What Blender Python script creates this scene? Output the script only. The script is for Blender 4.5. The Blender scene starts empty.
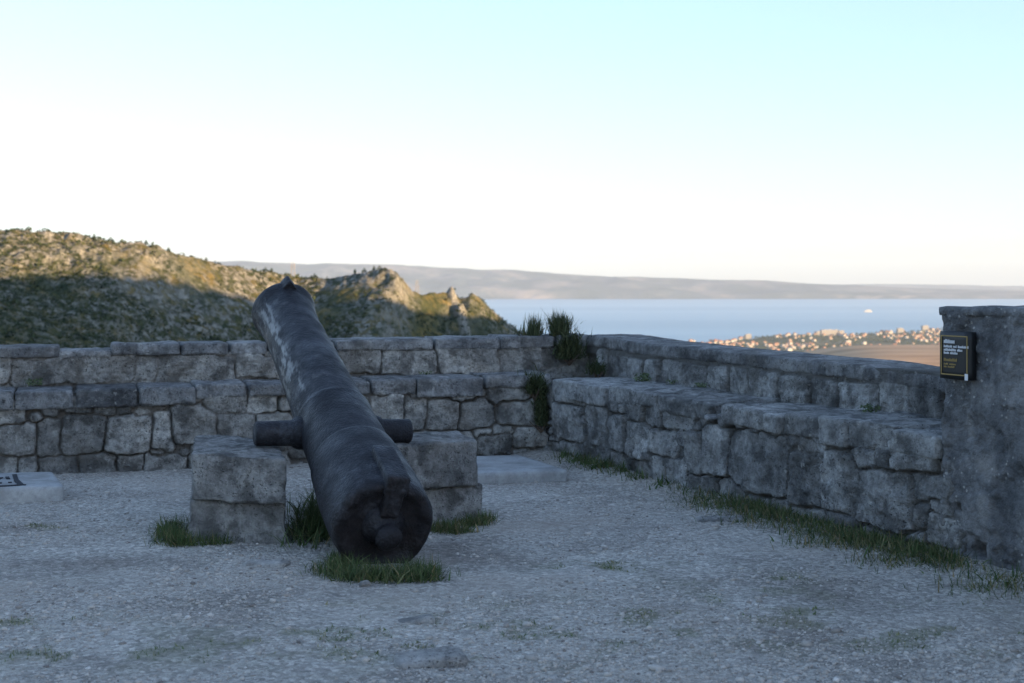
import bpy, math, random
import numpy as np
from mathutils import Vector
random.seed(7)
R = np.random.default_rng(11)
S = bpy.context.scene
C = S.collection
F, HX, HY, CAMZ = 1422.0, 512.0, 278.0, 1.5       # focal length in pixels, image centre, sea horizon, eye height
SUN_AZ, SUN_EL = 124.0, 6.5

# ------------------------------------------------------------------ numpy noise
def _hash(ix, iy, iz, seed):
    h = (ix.astype(np.int64) * 374761393 + iy.astype(np.int64) * 668265263 + iz.astype(np.int64) * 2147483647 + seed * 974634777) & 0xffffffff
    h = ((h ^ (h >> 13)) * 1274126177) & 0xffffffff
    h = ((h ^ (h >> 16)) * 2246822519) & 0xffffffff
    return ((h ^ (h >> 15)) & 0xffff) / 65535.0
def vnoise(P, seed=0):
    P = np.asarray(P, float)
    I = np.floor(P).astype(np.int64); f = P - I
    f = f * f * f * (f * (f * 6 - 15) + 10)
    r = 0
    for dx in (0, 1):
        for dy in (0, 1):
            for dz in (0, 1):
                w = (f[..., 0] if dx else 1 - f[..., 0]) * (f[..., 1] if dy else 1 - f[..., 1]) * (f[..., 2] if dz else 1 - f[..., 2])
                r = r + w * _hash(I[..., 0] + dx, I[..., 1] + dy, I[..., 2] + dz, seed)
    return r * 2 - 1
def fbm(P, seed=0, octv=4, gain=.5):
    P = np.asarray(P, float); a, s, t = 1.0, 0, 0
    for k in range(octv):
        s = s + a * vnoise(P * (2.03 ** k) + 17.3 * k, seed + k); t += a; a *= gain
    return s / t
def ridged(P, seed=0, octv=4):
    P = np.asarray(P, float); a, s, t = 1.0, 0, 0
    for k in range(octv):
        s = s + a * (1 - np.abs(vnoise(P * (2.1 ** k) + 9.1 * k, seed + k))); t += a; a *= .5
    return s / t
def st3(x, y, z=None):
    x, y = np.broadcast_arrays(np.asarray(x, float), np.asarray(y, float))
    return np.stack([x, y, np.zeros_like(x) if z is None else np.broadcast_to(z, x.shape)], -1)
def sstep(a, b, x):
    t = np.clip((x - a) / (b - a), 0, 1); return t * t * (3 - 2 * t)

# ------------------------------------------------------------------ object helpers
BASE = {}
def props(o, label=None, cat=None, group=None, kind=None):
    for k, v in (('label', label), ('category', cat), ('group', group), ('kind', kind)):
        if v: o[k] = v
    return o
def thing(name, base, label, cat, group=None):
    o = bpy.data.objects.new(name, None); C.objects.link(o)
    o.location = base; o.empty_display_size = .1
    BASE[o] = np.array(base, float)
    return props(o, label, cat, group)
def mk(name, V, Fs, mat, parent=None, base=None, col=None, smooth=True, mats=None, midx=None):
    """one mesh object from world-space vertices; faces are a list of arrays / lists"""
    V = np.asarray(V, float)
    if parent is not None: b = BASE[parent]
    else: b = np.array(base if base is not None else (0, 0, 0), float)
    me = bpy.data.meshes.new(name)
    if isinstance(Fs, np.ndarray): Fs = [Fs]
    tot, idx, starts = [], [], 0
    for f in Fs:
        f = np.asarray(f)
        idx.append(f.ravel()); tot.append(np.full(f.shape[0], f.shape[1]))
    idx = np.concatenate(idx).astype(np.int32); tot = np.concatenate(tot).astype(np.int32)
    st = np.concatenate([[0], np.cumsum(tot)[:-1]]).astype(np.int32)
    me.vertices.add(len(V)); me.loops.add(len(idx)); me.polygons.add(len(tot))
    me.vertices.foreach_set('co', (V - b).ravel().astype(np.float32))
    me.loops.foreach_set('vertex_index', idx)
    me.polygons.foreach_set('loop_start', st); me.polygons.foreach_set('loop_total', tot)
    me.polygons.foreach_set('use_smooth', np.full(len(tot), bool(smooth)))
    for m in (mats or [mat]): me.materials.append(m)
    if midx is not None: me.polygons.foreach_set('material_index', np.asarray(midx, np.int32))
    if col is not None:
        a = me.attributes.new('Col', 'FLOAT_COLOR', 'POINT')
        c = np.ones((len(V), 4), np.float32); c[:, :3] = col
        a.data.foreach_set('color', c.ravel())
    me.update(calc_edges=True); me.validate()
    o = bpy.data.objects.new(name, me); C.objects.link(o)
    if parent is not None: o.parent = parent
    else: o.location = b
    BASE[o] = b
    return o
def grid_faces(n, m):
    i = np.arange(n - 1)[:, None] * m + np.arange(m - 1)[None, :]
    return np.stack([i, i + m, i + m + 1, i + 1], -1).reshape(-1, 4)
def join(parts):
    """[(V, F)] -> one V and list of faces by vertex count"""
    Vs, by, off = [], {}, 0
    for V, Fs in parts:
        V = np.asarray(V, float)
        for f in (Fs if isinstance(Fs, list) else [Fs]):
            f = np.asarray(f); by.setdefault(f.shape[1], []).append(f + off)
        Vs.append(V); off += len(V)
    return np.concatenate(Vs), [np.concatenate(v) for v in by.values()]
def rbox(center, ax, dims, rad=.03, cell=.03, amp=.01, sc=6, seed=0, warp=0.0, corners=None, chip=0.0):
    """rounded, roughened block. ax: three unit vectors; dims: full sizes; corners: optional (8,3) world corners for a trilinear warp"""
    dims = np.array(dims, float); n = np.maximum(2, np.ceil(dims / cell).astype(int)); n = np.minimum(n, 160)
    P, Fc, off = [], [], 0
    for a in range(3):
        b, c = (a + 1) % 3, (a + 2) % 3
        gb, gc = np.meshgrid(np.linspace(-.5, .5, n[b] + 1), np.linspace(-.5, .5, n[c] + 1), indexing='ij')
        for s in (-1, 1):
            p = np.zeros(gb.shape + (3,)); p[..., a] = .5 * s; p[..., b] = gb; p[..., c] = gc
            f = grid_faces(n[b] + 1, n[c] + 1)
            if s < 0: f = f[:, ::-1]
            P.append(p.reshape(-1, 3)); Fc.append(f + off); off += p.size // 3
    P = np.concatenate(P); Fc = np.concatenate(Fc)
    key = np.round(P * 1e5).astype(np.int64)
    _, fi, inv = np.unique(key, axis=0, return_index=True, return_inverse=True)
    P = P[fi]; Fc = inv.reshape(-1)[Fc]
    q = P * dims
    inner = np.clip(q, -(dims / 2 - rad), dims / 2 - rad)
    d = q - inner; L = np.linalg.norm(d, axis=1, keepdims=True); L[L == 0] = 1
    nrm = d / L
    q = inner + nrm * rad * np.minimum(1, np.linalg.norm(d, axis=1, keepdims=True) / rad * 1.0)
    if corners is not None:
        c = np.asarray(corners, float); t = q / dims + .5
        W = 0
        for i in (0, 1):
            for j in (0, 1):
                for k in (0, 1):
                    w = (t[:, 0] if i else 1 - t[:, 0]) * (t[:, 1] if j else 1 - t[:, 1]) * (t[:, 2] if k else 1 - t[:, 2])
                    W = W + w[:, None] * c[i * 4 + j * 2 + k]
        Wd = W
        nw = nrm  # near-orthogonal warp: keep local normals
        A = np.array(ax, float)
        nw = nrm @ A
    else:
        A = np.array(ax, float); Wd = np.asarray(center) + q @ A; nw = nrm @ A
    s0 = seed * 3.7
    N = fbm(Wd * sc + s0, seed, 5)
    Wd = Wd + nw * (amp * N)[:, None]
    if warp: Wd = Wd + warp * np.stack([fbm(Wd * 1.7 + s0 + k * 31, seed + k, 2) for k in range(3)], -1)
    if chip:
        e = np.sum(np.abs(nrm) > .3, 1) >= 2
        Wd = Wd - nw * (e * np.clip(fbm(Wd * 9 + s0, seed + 5, 3), 0, 1) * chip)[:, None]
    return Wd, Fc
def tube(p0, p1, r0, r1=None, n=10, caps=True):
    p0, p1 = np.array(p0, float), np.array(p1, float); r1 = r0 if r1 is None else r1
    d = p1 - p0; d /= np.linalg.norm(d)
    a = np.cross(d, (0, 0, 1) if abs(d[2]) < .9 else (1, 0, 0)); a /= np.linalg.norm(a); b = np.cross(d, a)
    t = np.linspace(0, 2 * np.pi, n, endpoint=False)
    ring = np.cos(t)[:, None] * a + np.sin(t)[:, None] * b
    V = np.concatenate([p0 + ring * r0, p1 + ring * r1])
    i = np.arange(n); j = (i + 1) % n
    Fs = [np.stack([i, i + n, j + n, j], -1)]
    if caps: Fs += [i[None, :], (i[::-1] + n)[None, :]]
    return V, Fs
def abox(c, d, rz=0):
    x, y, z = np.array(d) / 2
    V = np.array([[sx * x, sy * y, sz * z] for sx in (-1, 1) for sy in (-1, 1) for sz in (-1, 1)], float)
    cs, sn = math.cos(rz), math.sin(rz)
    V = np.stack([V[:, 0] * cs - V[:, 1] * sn, V[:, 0] * sn + V[:, 1] * cs, V[:, 2]], -1) + np.array(c)
    return V, np.array([[0, 1, 3, 2], [4, 6, 7, 5], [0, 4, 5, 1], [2, 3, 7, 6], [0, 2, 6, 4], [1, 5, 7, 3]])
def lathe(o, axis, prof, n=96, disp=None):
    """prof: list of (t, r) along axis"""
    o = np.array(o, float); d = np.array(axis, float); d /= np.linalg.norm(d)
    up = np.array([0, 0, 1.]) - d * d[2]; up /= np.linalg.norm(up); rt = np.cross(d, up)
    th = np.linspace(0, 2 * np.pi, n, endpoint=False)
    rows = []
    for t, r in prof:
        rows.append(o + d * t + r * (np.cos(th)[:, None] * up + np.sin(th)[:, None] * rt))
    V = np.array(rows)
    m = len(prof)
    i = np.arange(m - 1)[:, None] * n; j = np.arange(n)[None, :]; j2 = (j + 1) % n
    Fq = np.stack([i + j, i + j2, i + n + j2, i + n + j], -1).reshape(-1, 4)
    return V.reshape(-1, 3), Fq, (d, up, rt)

# ------------------------------------------------------------------ materials
class NT:
    def __init__(s, name):
        s.m = bpy.data.materials.new(name); s.m.use_nodes = True; s.t = s.m.node_tree; s.n = s.t.nodes
        s.b = s.n['Principled BSDF']; s.out = s.n['Material Output']
        s.pos = s.n.new('ShaderNodeNewGeometry').outputs['Position']
    def link(s, a, b): s.t.links.new(a, b)
    def put(s, sock, v):
        if hasattr(v, 'is_linked') or isinstance(v, bpy.types.NodeSocket): s.link(v, sock)
        elif isinstance(v, (tuple, list)) and sock.type == 'RGBA': sock.default_value = (*v[:3], 1)
        else: sock.default_value = v
    def noise(s, scale, detail=6, rough=.55, vec=None, dist=0):
        k = s.n.new('ShaderNodeTexNoise'); k.inputs['Scale'].default_value = scale; k.inputs['Detail'].default_value = detail
        k.inputs['Roughness'].default_value = rough; k.inputs['Distortion'].default_value = dist
        s.link(vec or s.pos, k.inputs['Vector']); return k.outputs['Fac']
    def voro(s, scale, feat='F1', vec=None, out='Distance', rnd=1):
        k = s.n.new('ShaderNodeTexVoronoi'); k.feature = feat; k.inputs['Scale'].default_value = scale; k.inputs['Randomness'].default_value = rnd
        s.link(vec or s.pos, k.inputs['Vector']); return k.outputs[out]
    def scale(s, v):
        k = s.n.new('ShaderNodeVectorMath'); k.operation = 'MULTIPLY'; s.link(s.pos, k.inputs[0]); k.inputs[1].default_value = v; return k.outputs[0]
    def ramp(s, fac, stops):
        k = s.n.new('ShaderNodeValToRGB'); e = k.color_ramp.elements
        while len(e) < len(stops): e.new(.5)
        for el, (p, c) in zip(e, stops):
            el.position = p; el.color = (*c, 1) if isinstance(c, (tuple, list)) else (c, c, c, 1)
        s.link(fac, k.inputs[0]); return k.outputs[0]
    def mix(s, fac, a, b, mode='MIX'):
        k = s.n.new('ShaderNodeMix'); k.data_type = 'RGBA'; k.blend_type = mode
        s.put(k.inputs[0], fac); s.put(k.inputs[6], a); s.put(k.inputs[7], b); return k.outputs[2]
    def math(s, op, a, b=0.0):
        k = s.n.new('ShaderNodeMath'); k.operation = op; s.put(k.inputs[0], a); s.put(k.inputs[1], b); return k.outputs[0]
    def attr(s, ch=None):
        k = s.n.new('ShaderNodeAttribute'); k.attribute_name = 'Col'
        if ch is None: return k.outputs['Color']
        q = s.n.new('ShaderNodeSeparateColor'); s.link(k.outputs['Color'], q.inputs[0]); return q.outputs[ch]
    def bump(s, h, dist=.01, strength=1.0, prev=None):
        k = s.n.new('ShaderNodeBump'); k.inputs['Distance'].default_value = dist; k.inputs['Strength'].default_value = strength
        s.link(h, k.inputs['Height'])
        if prev is not None: s.link(prev, k.inputs['Normal'])
        return k.outputs[0]
    def done(s, color=None, rough=.8, normal=None, metal=0, spec=.4):
        if color is not None: s.put(s.b.inputs['Base Color'], color)
        s.put(s.b.inputs['Roughness'], rough); s.b.inputs['Metallic'].default_value = metal
        s.b.inputs['Specular IOR Level'].default_value = spec
        if normal is not None: s.link(normal, s.b.inputs['Normal'])
        return s.m
def gmask(t, scale, lo, hi, detail=5, vec=None):
    return t.ramp(t.noise(scale, detail, .6, vec), [(lo, 0.0), (hi, 1.0)])

def stone_mat(name, dark, mid, light, lichen=.75, warm=(.29, .255, .205), mortar=(.23, .215, .19), grey=.5):
    t = NT(name)
    c = t.ramp(t.noise(2.6, 9, .66), [(.34, dark), (.5, mid), (.66, light)])
    c = t.mix(1.0, c, t.ramp(t.noise(17, 9, .74), [(.3, .45), (.5, 1.0), (.7, 1.5)]), 'MULTIPLY')
    c = t.mix(t.math('MULTIPLY', gmask(t, 6, .5, .6, 9), .7), c, [v * .55 for v in dark])       # dark weathering crust
    c = t.mix(t.math('MULTIPLY', gmask(t, 3.1, .52, .66, 7), .35), c, warm)
    m = t.mix(t.noise(8, 6, .6), [v * .75 for v in mortar], [v * 1.35 for v in mortar])
    c = t.mix(t.attr(1), c, m)
    c = t.mix(1.0, c, t.ramp(t.attr(0), [(0, .40), (1, 1.5)]), 'MULTIPLY')
    sc = t.mix(1.0, t.ramp(t.noise(11, 10, .78), [(.56, 0.0), (.63, 1.0)]), gmask(t, 1.9, .46, .6), 'MULTIPLY')
    c = t.mix(t.math('MULTIPLY', sc, lichen), c, (.50, .49, .45))                                # pale scars and lichen crusts
    wv = t.n.new('ShaderNodeVectorMath'); wv.operation = 'ADD'; t.link(t.pos, wv.inputs[0])
    nz = t.n.new('ShaderNodeTexNoise'); nz.inputs['Scale'].default_value = 30; t.link(t.pos, nz.inputs['Vector'])
    sv = t.n.new('ShaderNodeVectorMath'); sv.operation = 'SCALE'; sv.inputs[3].default_value = .05; t.link(nz.outputs['Color'], sv.inputs[0]); t.link(sv.outputs[0], wv.inputs[1])
    v = t.ramp(t.voro(13, vec=wv.outputs[0]), [(.10, 1.0), (.2, 0.0)])
    c = t.mix(t.math('MULTIPLY', t.math('MULTIPLY', v, gmask(t, 3.2, .53, .6)), lichen * .8), c, (.58, .57, .52))
    k = t.ramp(t.voro(48, vec=wv.outputs[0]), [(.1, 1.0), (.32, 0.0)])                           # black lichen specks / pits
    c = t.mix(t.math('MULTIPLY', t.math('MULTIPLY', k, gmask(t, 3.7, .4, .56)), .8), c, (.045, .045, .045))
    h = t.math('ADD', t.noise(20, 9, .75), t.math('MULTIPLY', t.noise(90, 4, .65), .4))
    h = t.math('SUBTRACT', h, t.math('MULTIPLY', k, .3))
    return t.done(c, .93, t.bump(h, .045, 1.0), spec=.15)
M = {}
M['wall'] = stone_mat('limestone_wall', (.18, .177, .165), (.36, .352, .325), (.52, .51, .47))
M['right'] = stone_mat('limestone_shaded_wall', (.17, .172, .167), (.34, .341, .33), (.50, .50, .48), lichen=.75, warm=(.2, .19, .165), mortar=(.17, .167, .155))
M['block'] = stone_mat('support_block_stone', (.155, .155, .15), (.315, .311, .296), (.48, .474, .45), lichen=.6, warm=(.25, .235, .205))
M['cap'] = stone_mat('coping_stone', (.16, .162, .165), (.27, .272, .27), (.40, .40, .39), lichen=.7, warm=(.3, .28, .24))
M['rock'] = stone_mat('loose_rock', (.27, .27, .26), (.36, .35, .33), (.47, .46, .43), lichen=.2)

def m_plaster():
    t = NT('rendered_pier')
    c = t.ramp(t.noise(1.8, 10, .65), [(.3, (.10, .105, .11)), (.5, (.19, .193, .195)), (.7, (.30, .30, .295))])
    c = t.mix(t.math('MULTIPLY', gmask(t, 3.5, .5, .64, vec=t.scale((1, 1, .45))), .6), c, (.075, .078, .085))
    c = t.mix(t.math('MULTIPLY', gmask(t, 2.6, .55, .72, 9, vec=t.scale((1, 1, .5))), .5), c, (.36, .36, .34))
    c = t.mix(1.0, c, t.ramp(t.noise(15, 9, .75), [(.3, .5), (.5, 1.0), (.7, 1.45)]), 'MULTIPLY')
    c = t.mix(t.attr(1), c, (.42, .41, .385))
    v = t.ramp(t.voro(26), [(.13, 1.0), (.24, 0.0)])
    c = t.mix(t.math('MULTIPLY', t.math('MULTIPLY', v, gmask(t, 3.1, .5, .6)), .7), c, (.55, .54, .5))
    h = t.math('ADD', t.noise(16, 8, .65), t.math('MULTIPLY', t.noise(80, 4, .6), .3))
    return t.done(c, .93, t.bump(h, .045, 1.0), spec=.2)
M['pier'] = m_plaster()

def m_concrete():
    t = NT('pale_concrete')
    c = t.ramp(t.noise(5, 8, .6), [(.3, (.30, .305, .30)), (.7, (.40, .40, .39))])
    c = t.mix(t.math('MULTIPLY', gmask(t, 3.5, .45, .62, 8), .6), c, (.17, .165, .15))
    c = t.mix(1.0, c, t.ramp(t.noise(28, 8, .75), [(.3, .7), (.7, 1.25)]), 'MULTIPLY')
    return t.done(c, .85, t.bump(t.noise(120, 5, .6), .004, .8), spec=.3)
M['concrete'] = m_concrete()

def m_ground():
    t = NT('gravel_dirt')
    c = t.ramp(t.noise(1.1, 8, .6), [(.32, (.31, .285, .25)), (.5, (.48, .452, .40)), (.68, (.61, .58, .52))])
    v = t.voro(48, out='Color'); q = t.n.new('ShaderNodeSeparateColor'); t.link(v, q.inputs[0])
    c = t.mix(1.0, c, t.ramp(q.outputs[0], [(0, .62), (.75, 1.02), (1, 1.3)]), 'MULTIPLY')
    v = t.voro(120, out='Color'); q = t.n.new('ShaderNodeSeparateColor'); t.link(v, q.inputs[0])
    c = t.mix(.6, c, t.mix(1.0, c, t.ramp(q.outputs[0], [(0, .62), (.8, 1.03), (1, 1.3)]), 'MULTIPLY'))
    c = t.mix(t.math('MULTIPLY', gmask(t, .55, .5, .62, 7), .55), c, (.36, .315, .26))                       # bare trodden earth
    c = t.mix(t.math('MULTIPLY', t.attr(1), .5), c, t.ramp(t.noise(30, 5), [(.3, (.07, .09, .035)), (.7, (.19, .19, .09))]))   # mossy turf patches
    c = t.mix(t.math('MULTIPLY', gmask(t, .9, .55, .7), .35), c, (.30, .25, .20))
    h = t.math('ADD', t.math('MULTIPLY', t.voro(48), -.6), t.math('MULTIPLY', t.noise(150, 5, .65), .5))
    h = t.math('ADD', h, t.math('MULTIPLY', t.voro(120), -.3))
    return t.done(c, .95, t.bump(h, .016, 1.0), spec=.15)
M['ground'] = m_ground()

def m_pebble():
    t = NT('pebbles')
    c = t.ramp(t.attr(0), [(0, (.17, .155, .14)), (.35, (.37, .345, .305)), (.8, (.50, .47, .425)), (1, (.60, .575, .535))])
    c = t.mix(.4, c, t.mix(1.0, c, t.ramp(t.noise(60, 5), [(.3, .7), (.7, 1.25)]), 'MULTIPLY'))
    return t.done(c, .9, t.bump(t.noise(140, 4), .004, .7), spec=.25)
M['pebble'] = m_pebble()

def m_iron():
    t = NT('weathered_black_iron')
    c = t.ramp(t.noise(3.2, 9, .6), [(.3, (.006, .0063, .009)), (.55, (.013, .0138, .0185)), (.75, (.028, .0295, .037))])
    sc = t.mix(1.0, t.ramp(t.noise(11, 9, .76), [(.5, 0.0), (.64, 1.0)]), gmask(t, 1.7, .45, .6), 'MULTIPLY')
    c = t.mix(t.math('MULTIPLY', sc, .45), c, (.09, .095, .11))                    # chalky bloom
    c = t.mix(t.attr(1), c, (.27, .275, .27))                                         # lichen and bird streaks on the flank
    r = t.mix(1.0, t.attr(0), t.ramp(t.noise(9, 8, .65), [(.35, .3), (.6, 1.0)]), 'MULTIPLY')
    c = t.mix(t.math('MULTIPLY', r, .6), c, t.ramp(t.noise(22, 6), [(.3, (.008, .0065, .006)), (.7, (.022, .014, .011))]))
    h = t.math('ADD', t.noise(40, 8, .65), t.math('MULTIPLY', t.voro(70), -.5))
    rg = t.ramp(t.noise(6, 6), [(.32, .4), (.68, .8)])
    return t.done(c, rg, t.bump(h, .008, .9), metal=0, spec=.32)
M['iron'] = m_iron()

def leafy(name, stops, rough=.7, trans=0):
    t = NT(name)
    c = t.ramp(t.attr(0), stops)
    m = t.done(c, rough, spec=.25)
    return m
M['grass'] = leafy('grass_blades', [(0, (.034, .06, .02)), (.5, (.072, .106, .034)), (.8, (.125, .135, .055)), (1, (.27, .215, .115))])
M['dryturf'] = leafy('short_turf', [(0, (.06, .09, .035)), (.6, (.12, .15, .06)), (1, (.27, .25, .14))])
M['broom'] = leafy('broom_stems', [(0, (.028, .04, .018)), (.6, (.055, .072, .03)), (1, (.11, .115, .05))])
M['weed'] = leafy('ledge_leaves', [(0, (.06, .09, .04)), (1, (.16, .19, .10))])
M['scrub'] = leafy('hill_scrub', [(0, (.018, .032, .014)), (.5, (.045, .062, .022)), (.8, (.10, .10, .035)), (1, (.17, .13, .06))])
M['pine'] = leafy('pine_needles', [(0, (.02, .035, .015)), (1, (.06, .08, .03))])
M['bark'] = NT('bark').done((.10, .075, .055), .9)

def m_hill():
    t = NT('scrubby_limestone_hill')
    g = t.ramp(t.noise(.09, 8, .6), [(.32, (.03, .042, .02)), (.5, (.07, .074, .03)), (.68, (.19, .145, .045))])
    g = t.mix(t.math('MULTIPLY', gmask(t, .5, .48, .6), .75), g, (.03, .042, .02))
    rk = t.ramp(t.noise(.45, 8, .7), [(.3, (.14, .137, .118)), (.55, (.30, .29, .245)), (.75, (.50, .48, .41))])
    m = t.mix(1.0, t.ramp(t.noise(.33, 9, .72), [(.46, 0.0), (.54, 1.0)]), t.ramp(t.noise(.03, 4, .5), [(.34, .15), (.5, 1.0)]), 'MULTIPLY')
    n = t.n.new('ShaderNodeNewGeometry'); q = t.n.new('ShaderNodeSeparateXYZ'); t.link(n.outputs['True Normal'], q.inputs[0])
    slope = t.ramp(q.outputs[2], [(.35, 1.0), (.6, 0.0)])
    m = t.mix(1.0, m, t.math('MULTIPLY', slope, .8), 'LIGHTEN')
    m = t.mix(1.0, m, t.attr(0), 'LIGHTEN')
    m = t.mix(1.0, m, t.ramp(t.noise(1.1, 6, .7), [(.3, .3), (.5, 1.0)]), 'MULTIPLY')
    m = t.mix(t.attr(1), m, (0, 0, 0))
    c = t.mix(m, g, rk)
    h = t.math('ADD', t.noise(.35, 9, .7), t.math('MULTIPLY', m, .4))
    return t.done(c, .95, t.bump(h, 1.6, .8), spec=.1)
M['hill'] = m_hill()
t = NT('rampart_rubble'); M['rubble'] = t.done(t.ramp(t.noise(1.3, 8, .75), [(.32, (.10, .095, .085)), (.5, (.25, .235, .21)), (.68, (.40, .38, .34))]), .95, t.bump(t.noise(1.6, 8, .7), .6, 1), spec=.1)
def m_island():
    t = NT('island_slopes')
    c = t.ramp(t.noise(.0012, 9, .62), [(.3, (.02, .04, .045)), (.5, (.065, .085, .10)), (.66, (.22, .20, .185))])
    c = t.mix(t.attr(0), c, (.42, .36, .30))
    return t.done(c, 1, t.bump(t.noise(.002, 8, .6), 90, .8), spec=0)
M['island'] = m_island()
def m_land():
    t = NT('coastal_plain')
    c = t.ramp(t.noise(.004, 9, .6), [(.32, (.035, .05, .025)), (.55, (.075, .085, .045)), (.75, (.2, .16, .10))])
    return t.done(c, 1, spec=.1)
M['land'] = m_land()
def m_field():
    t = NT('dry_field')
    c = t.ramp(t.noise(.012, 8, .6, vec=t.scale((.25, 1.6, 1))), [(.32, (.20, .125, .065)), (.5, (.36, .235, .13)), (.7, (.44, .31, .19))])
    c = t.mix(t.math('MULTIPLY', gmask(t, .006, .53, .66, vec=t.scale((.3, 1.4, 1))), .6), c, (.12, .10, .055))
    return t.done(c, 1, spec=.05)
M['field'] = m_field()
def m_sea():
    t = NT('sea_water')
    band = t.noise(.0006, 5, .5, vec=t.scale((.12, 1.0, 1)))
    c = t.ramp(band, [(.35, (.095, .225, .32)), (.65, (.115, .255, .355))])
    r = t.ramp(band, [(.35, .38), (.65, .32)])
    return t.done(c, r, t.bump(t.noise(.03, 4, .6), 1.2, .5), spec=.5)
M['sea'] = m_sea()
def plain(name, col, rough=.7, spec=.4, metal=0): return NT(name).done(col, rough, spec=spec, metal=metal)
M['plaque'] = plain('plaque_black', (.012, .013, .014), .45)
M['gold'] = plain('plaque_gold', (.26, .19, .06), .5)
M['white'] = plain('plaque_white', (.62, .63, .64), .6)
M['ink'] = plain('slab_ink', (.012, .014, .02), .7)
M['steel'] = plain('galvanised_steel', (.26, .24, .22), .6)
M['hull'] = plain('ship_white', (.45, .45, .44), .4)
M['hullblue'] = plain('ship_blue', (.06, .10, .2), .4)
for k, c in (('cream', (.33, .28, .22)), ('whitewash', (.40, .385, .355)), ('rose', (.31, .22, .18)), ('grey', (.24, .24, .24))):
    M['w_' + k] = plain('house_' + k, c, .9, .1)
M['tile'] = plain('terracotta', (.29, .145, .095), .9, .1)
M['flat'] = plain('flat_roof', (.40, .38, .36), .9, .1)
M['window'] = plain('window_dark', (.04, .045, .055), .3)

# ------------------------------------------------------------------ walls
Cn = np.array([.28, 12.05])                                  # inner corner at ground level, bench front
U1 = np.array([-.956, -.294]); U1 /= np.linalg.norm(U1); N1 = np.array([U1[1], -U1[0]])     # back wall runs left; N towards the terrace
if N1[1] > 0: N1 = -N1
U2 = np.array([.41, -.912]); U2 /= np.linalg.norm(U2); N2 = np.array([U2[1], -U2[0]])
if N2[0] > 0: N2 = -N2
D1, D2 = .5, .6
def on_wall(O, U, px, py):
    k = (px - HX) / F
    a = (k * O[1] - O[0]) / (U[0] - k * U[1])
    Y = O[1] + a * U[1]
    return a, CAMZ + (HY - py) / F * Y
def stones_from(O, U, rects, seed=3):
    out = []
    g = np.random.default_rng(seed)
    for x0, y0, x1, y1 in rects:
        A0, _ = on_wall(O, U, x0, y0); A1, _ = on_wall(O, U, x1, y0); xm = (x0 + x1) / 2
        _, za = on_wall(O, U, xm, y0); _, zb = on_wall(O, U, xm, y1)
        out.append([(A0 + A1) / 2, (za + zb) / 2, abs(A1 - A0) / 2, abs(za - zb) / 2, g.uniform(-.012, .022), g.uniform(.3, .8), g.uniform(-.05, .05)])
    return out
def fill(stones, a0, a1, z0, z1, sizes, seed, tries=500, asp=(1.0, 2.2)):
    g = np.random.default_rng(seed)
    for s in sizes:
        for _ in range(tries):
            hz = s * g.uniform(.8, 1.15); ha = hz * g.uniform(*asp)
            a, z = g.uniform(a0, a1), g.uniform(z0 + hz * .6, z1 - hz * .8)
            if all(abs(a - q[0]) > (ha + q[2]) * .93 or abs(z - q[1]) > (hz + q[3]) * .93 for q in stones):
                stones.append([a, z, ha, hz, g.uniform(-.03, .012), g.uniform(.2, .8), g.uniform(-.12, .12)])
    return stones
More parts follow.
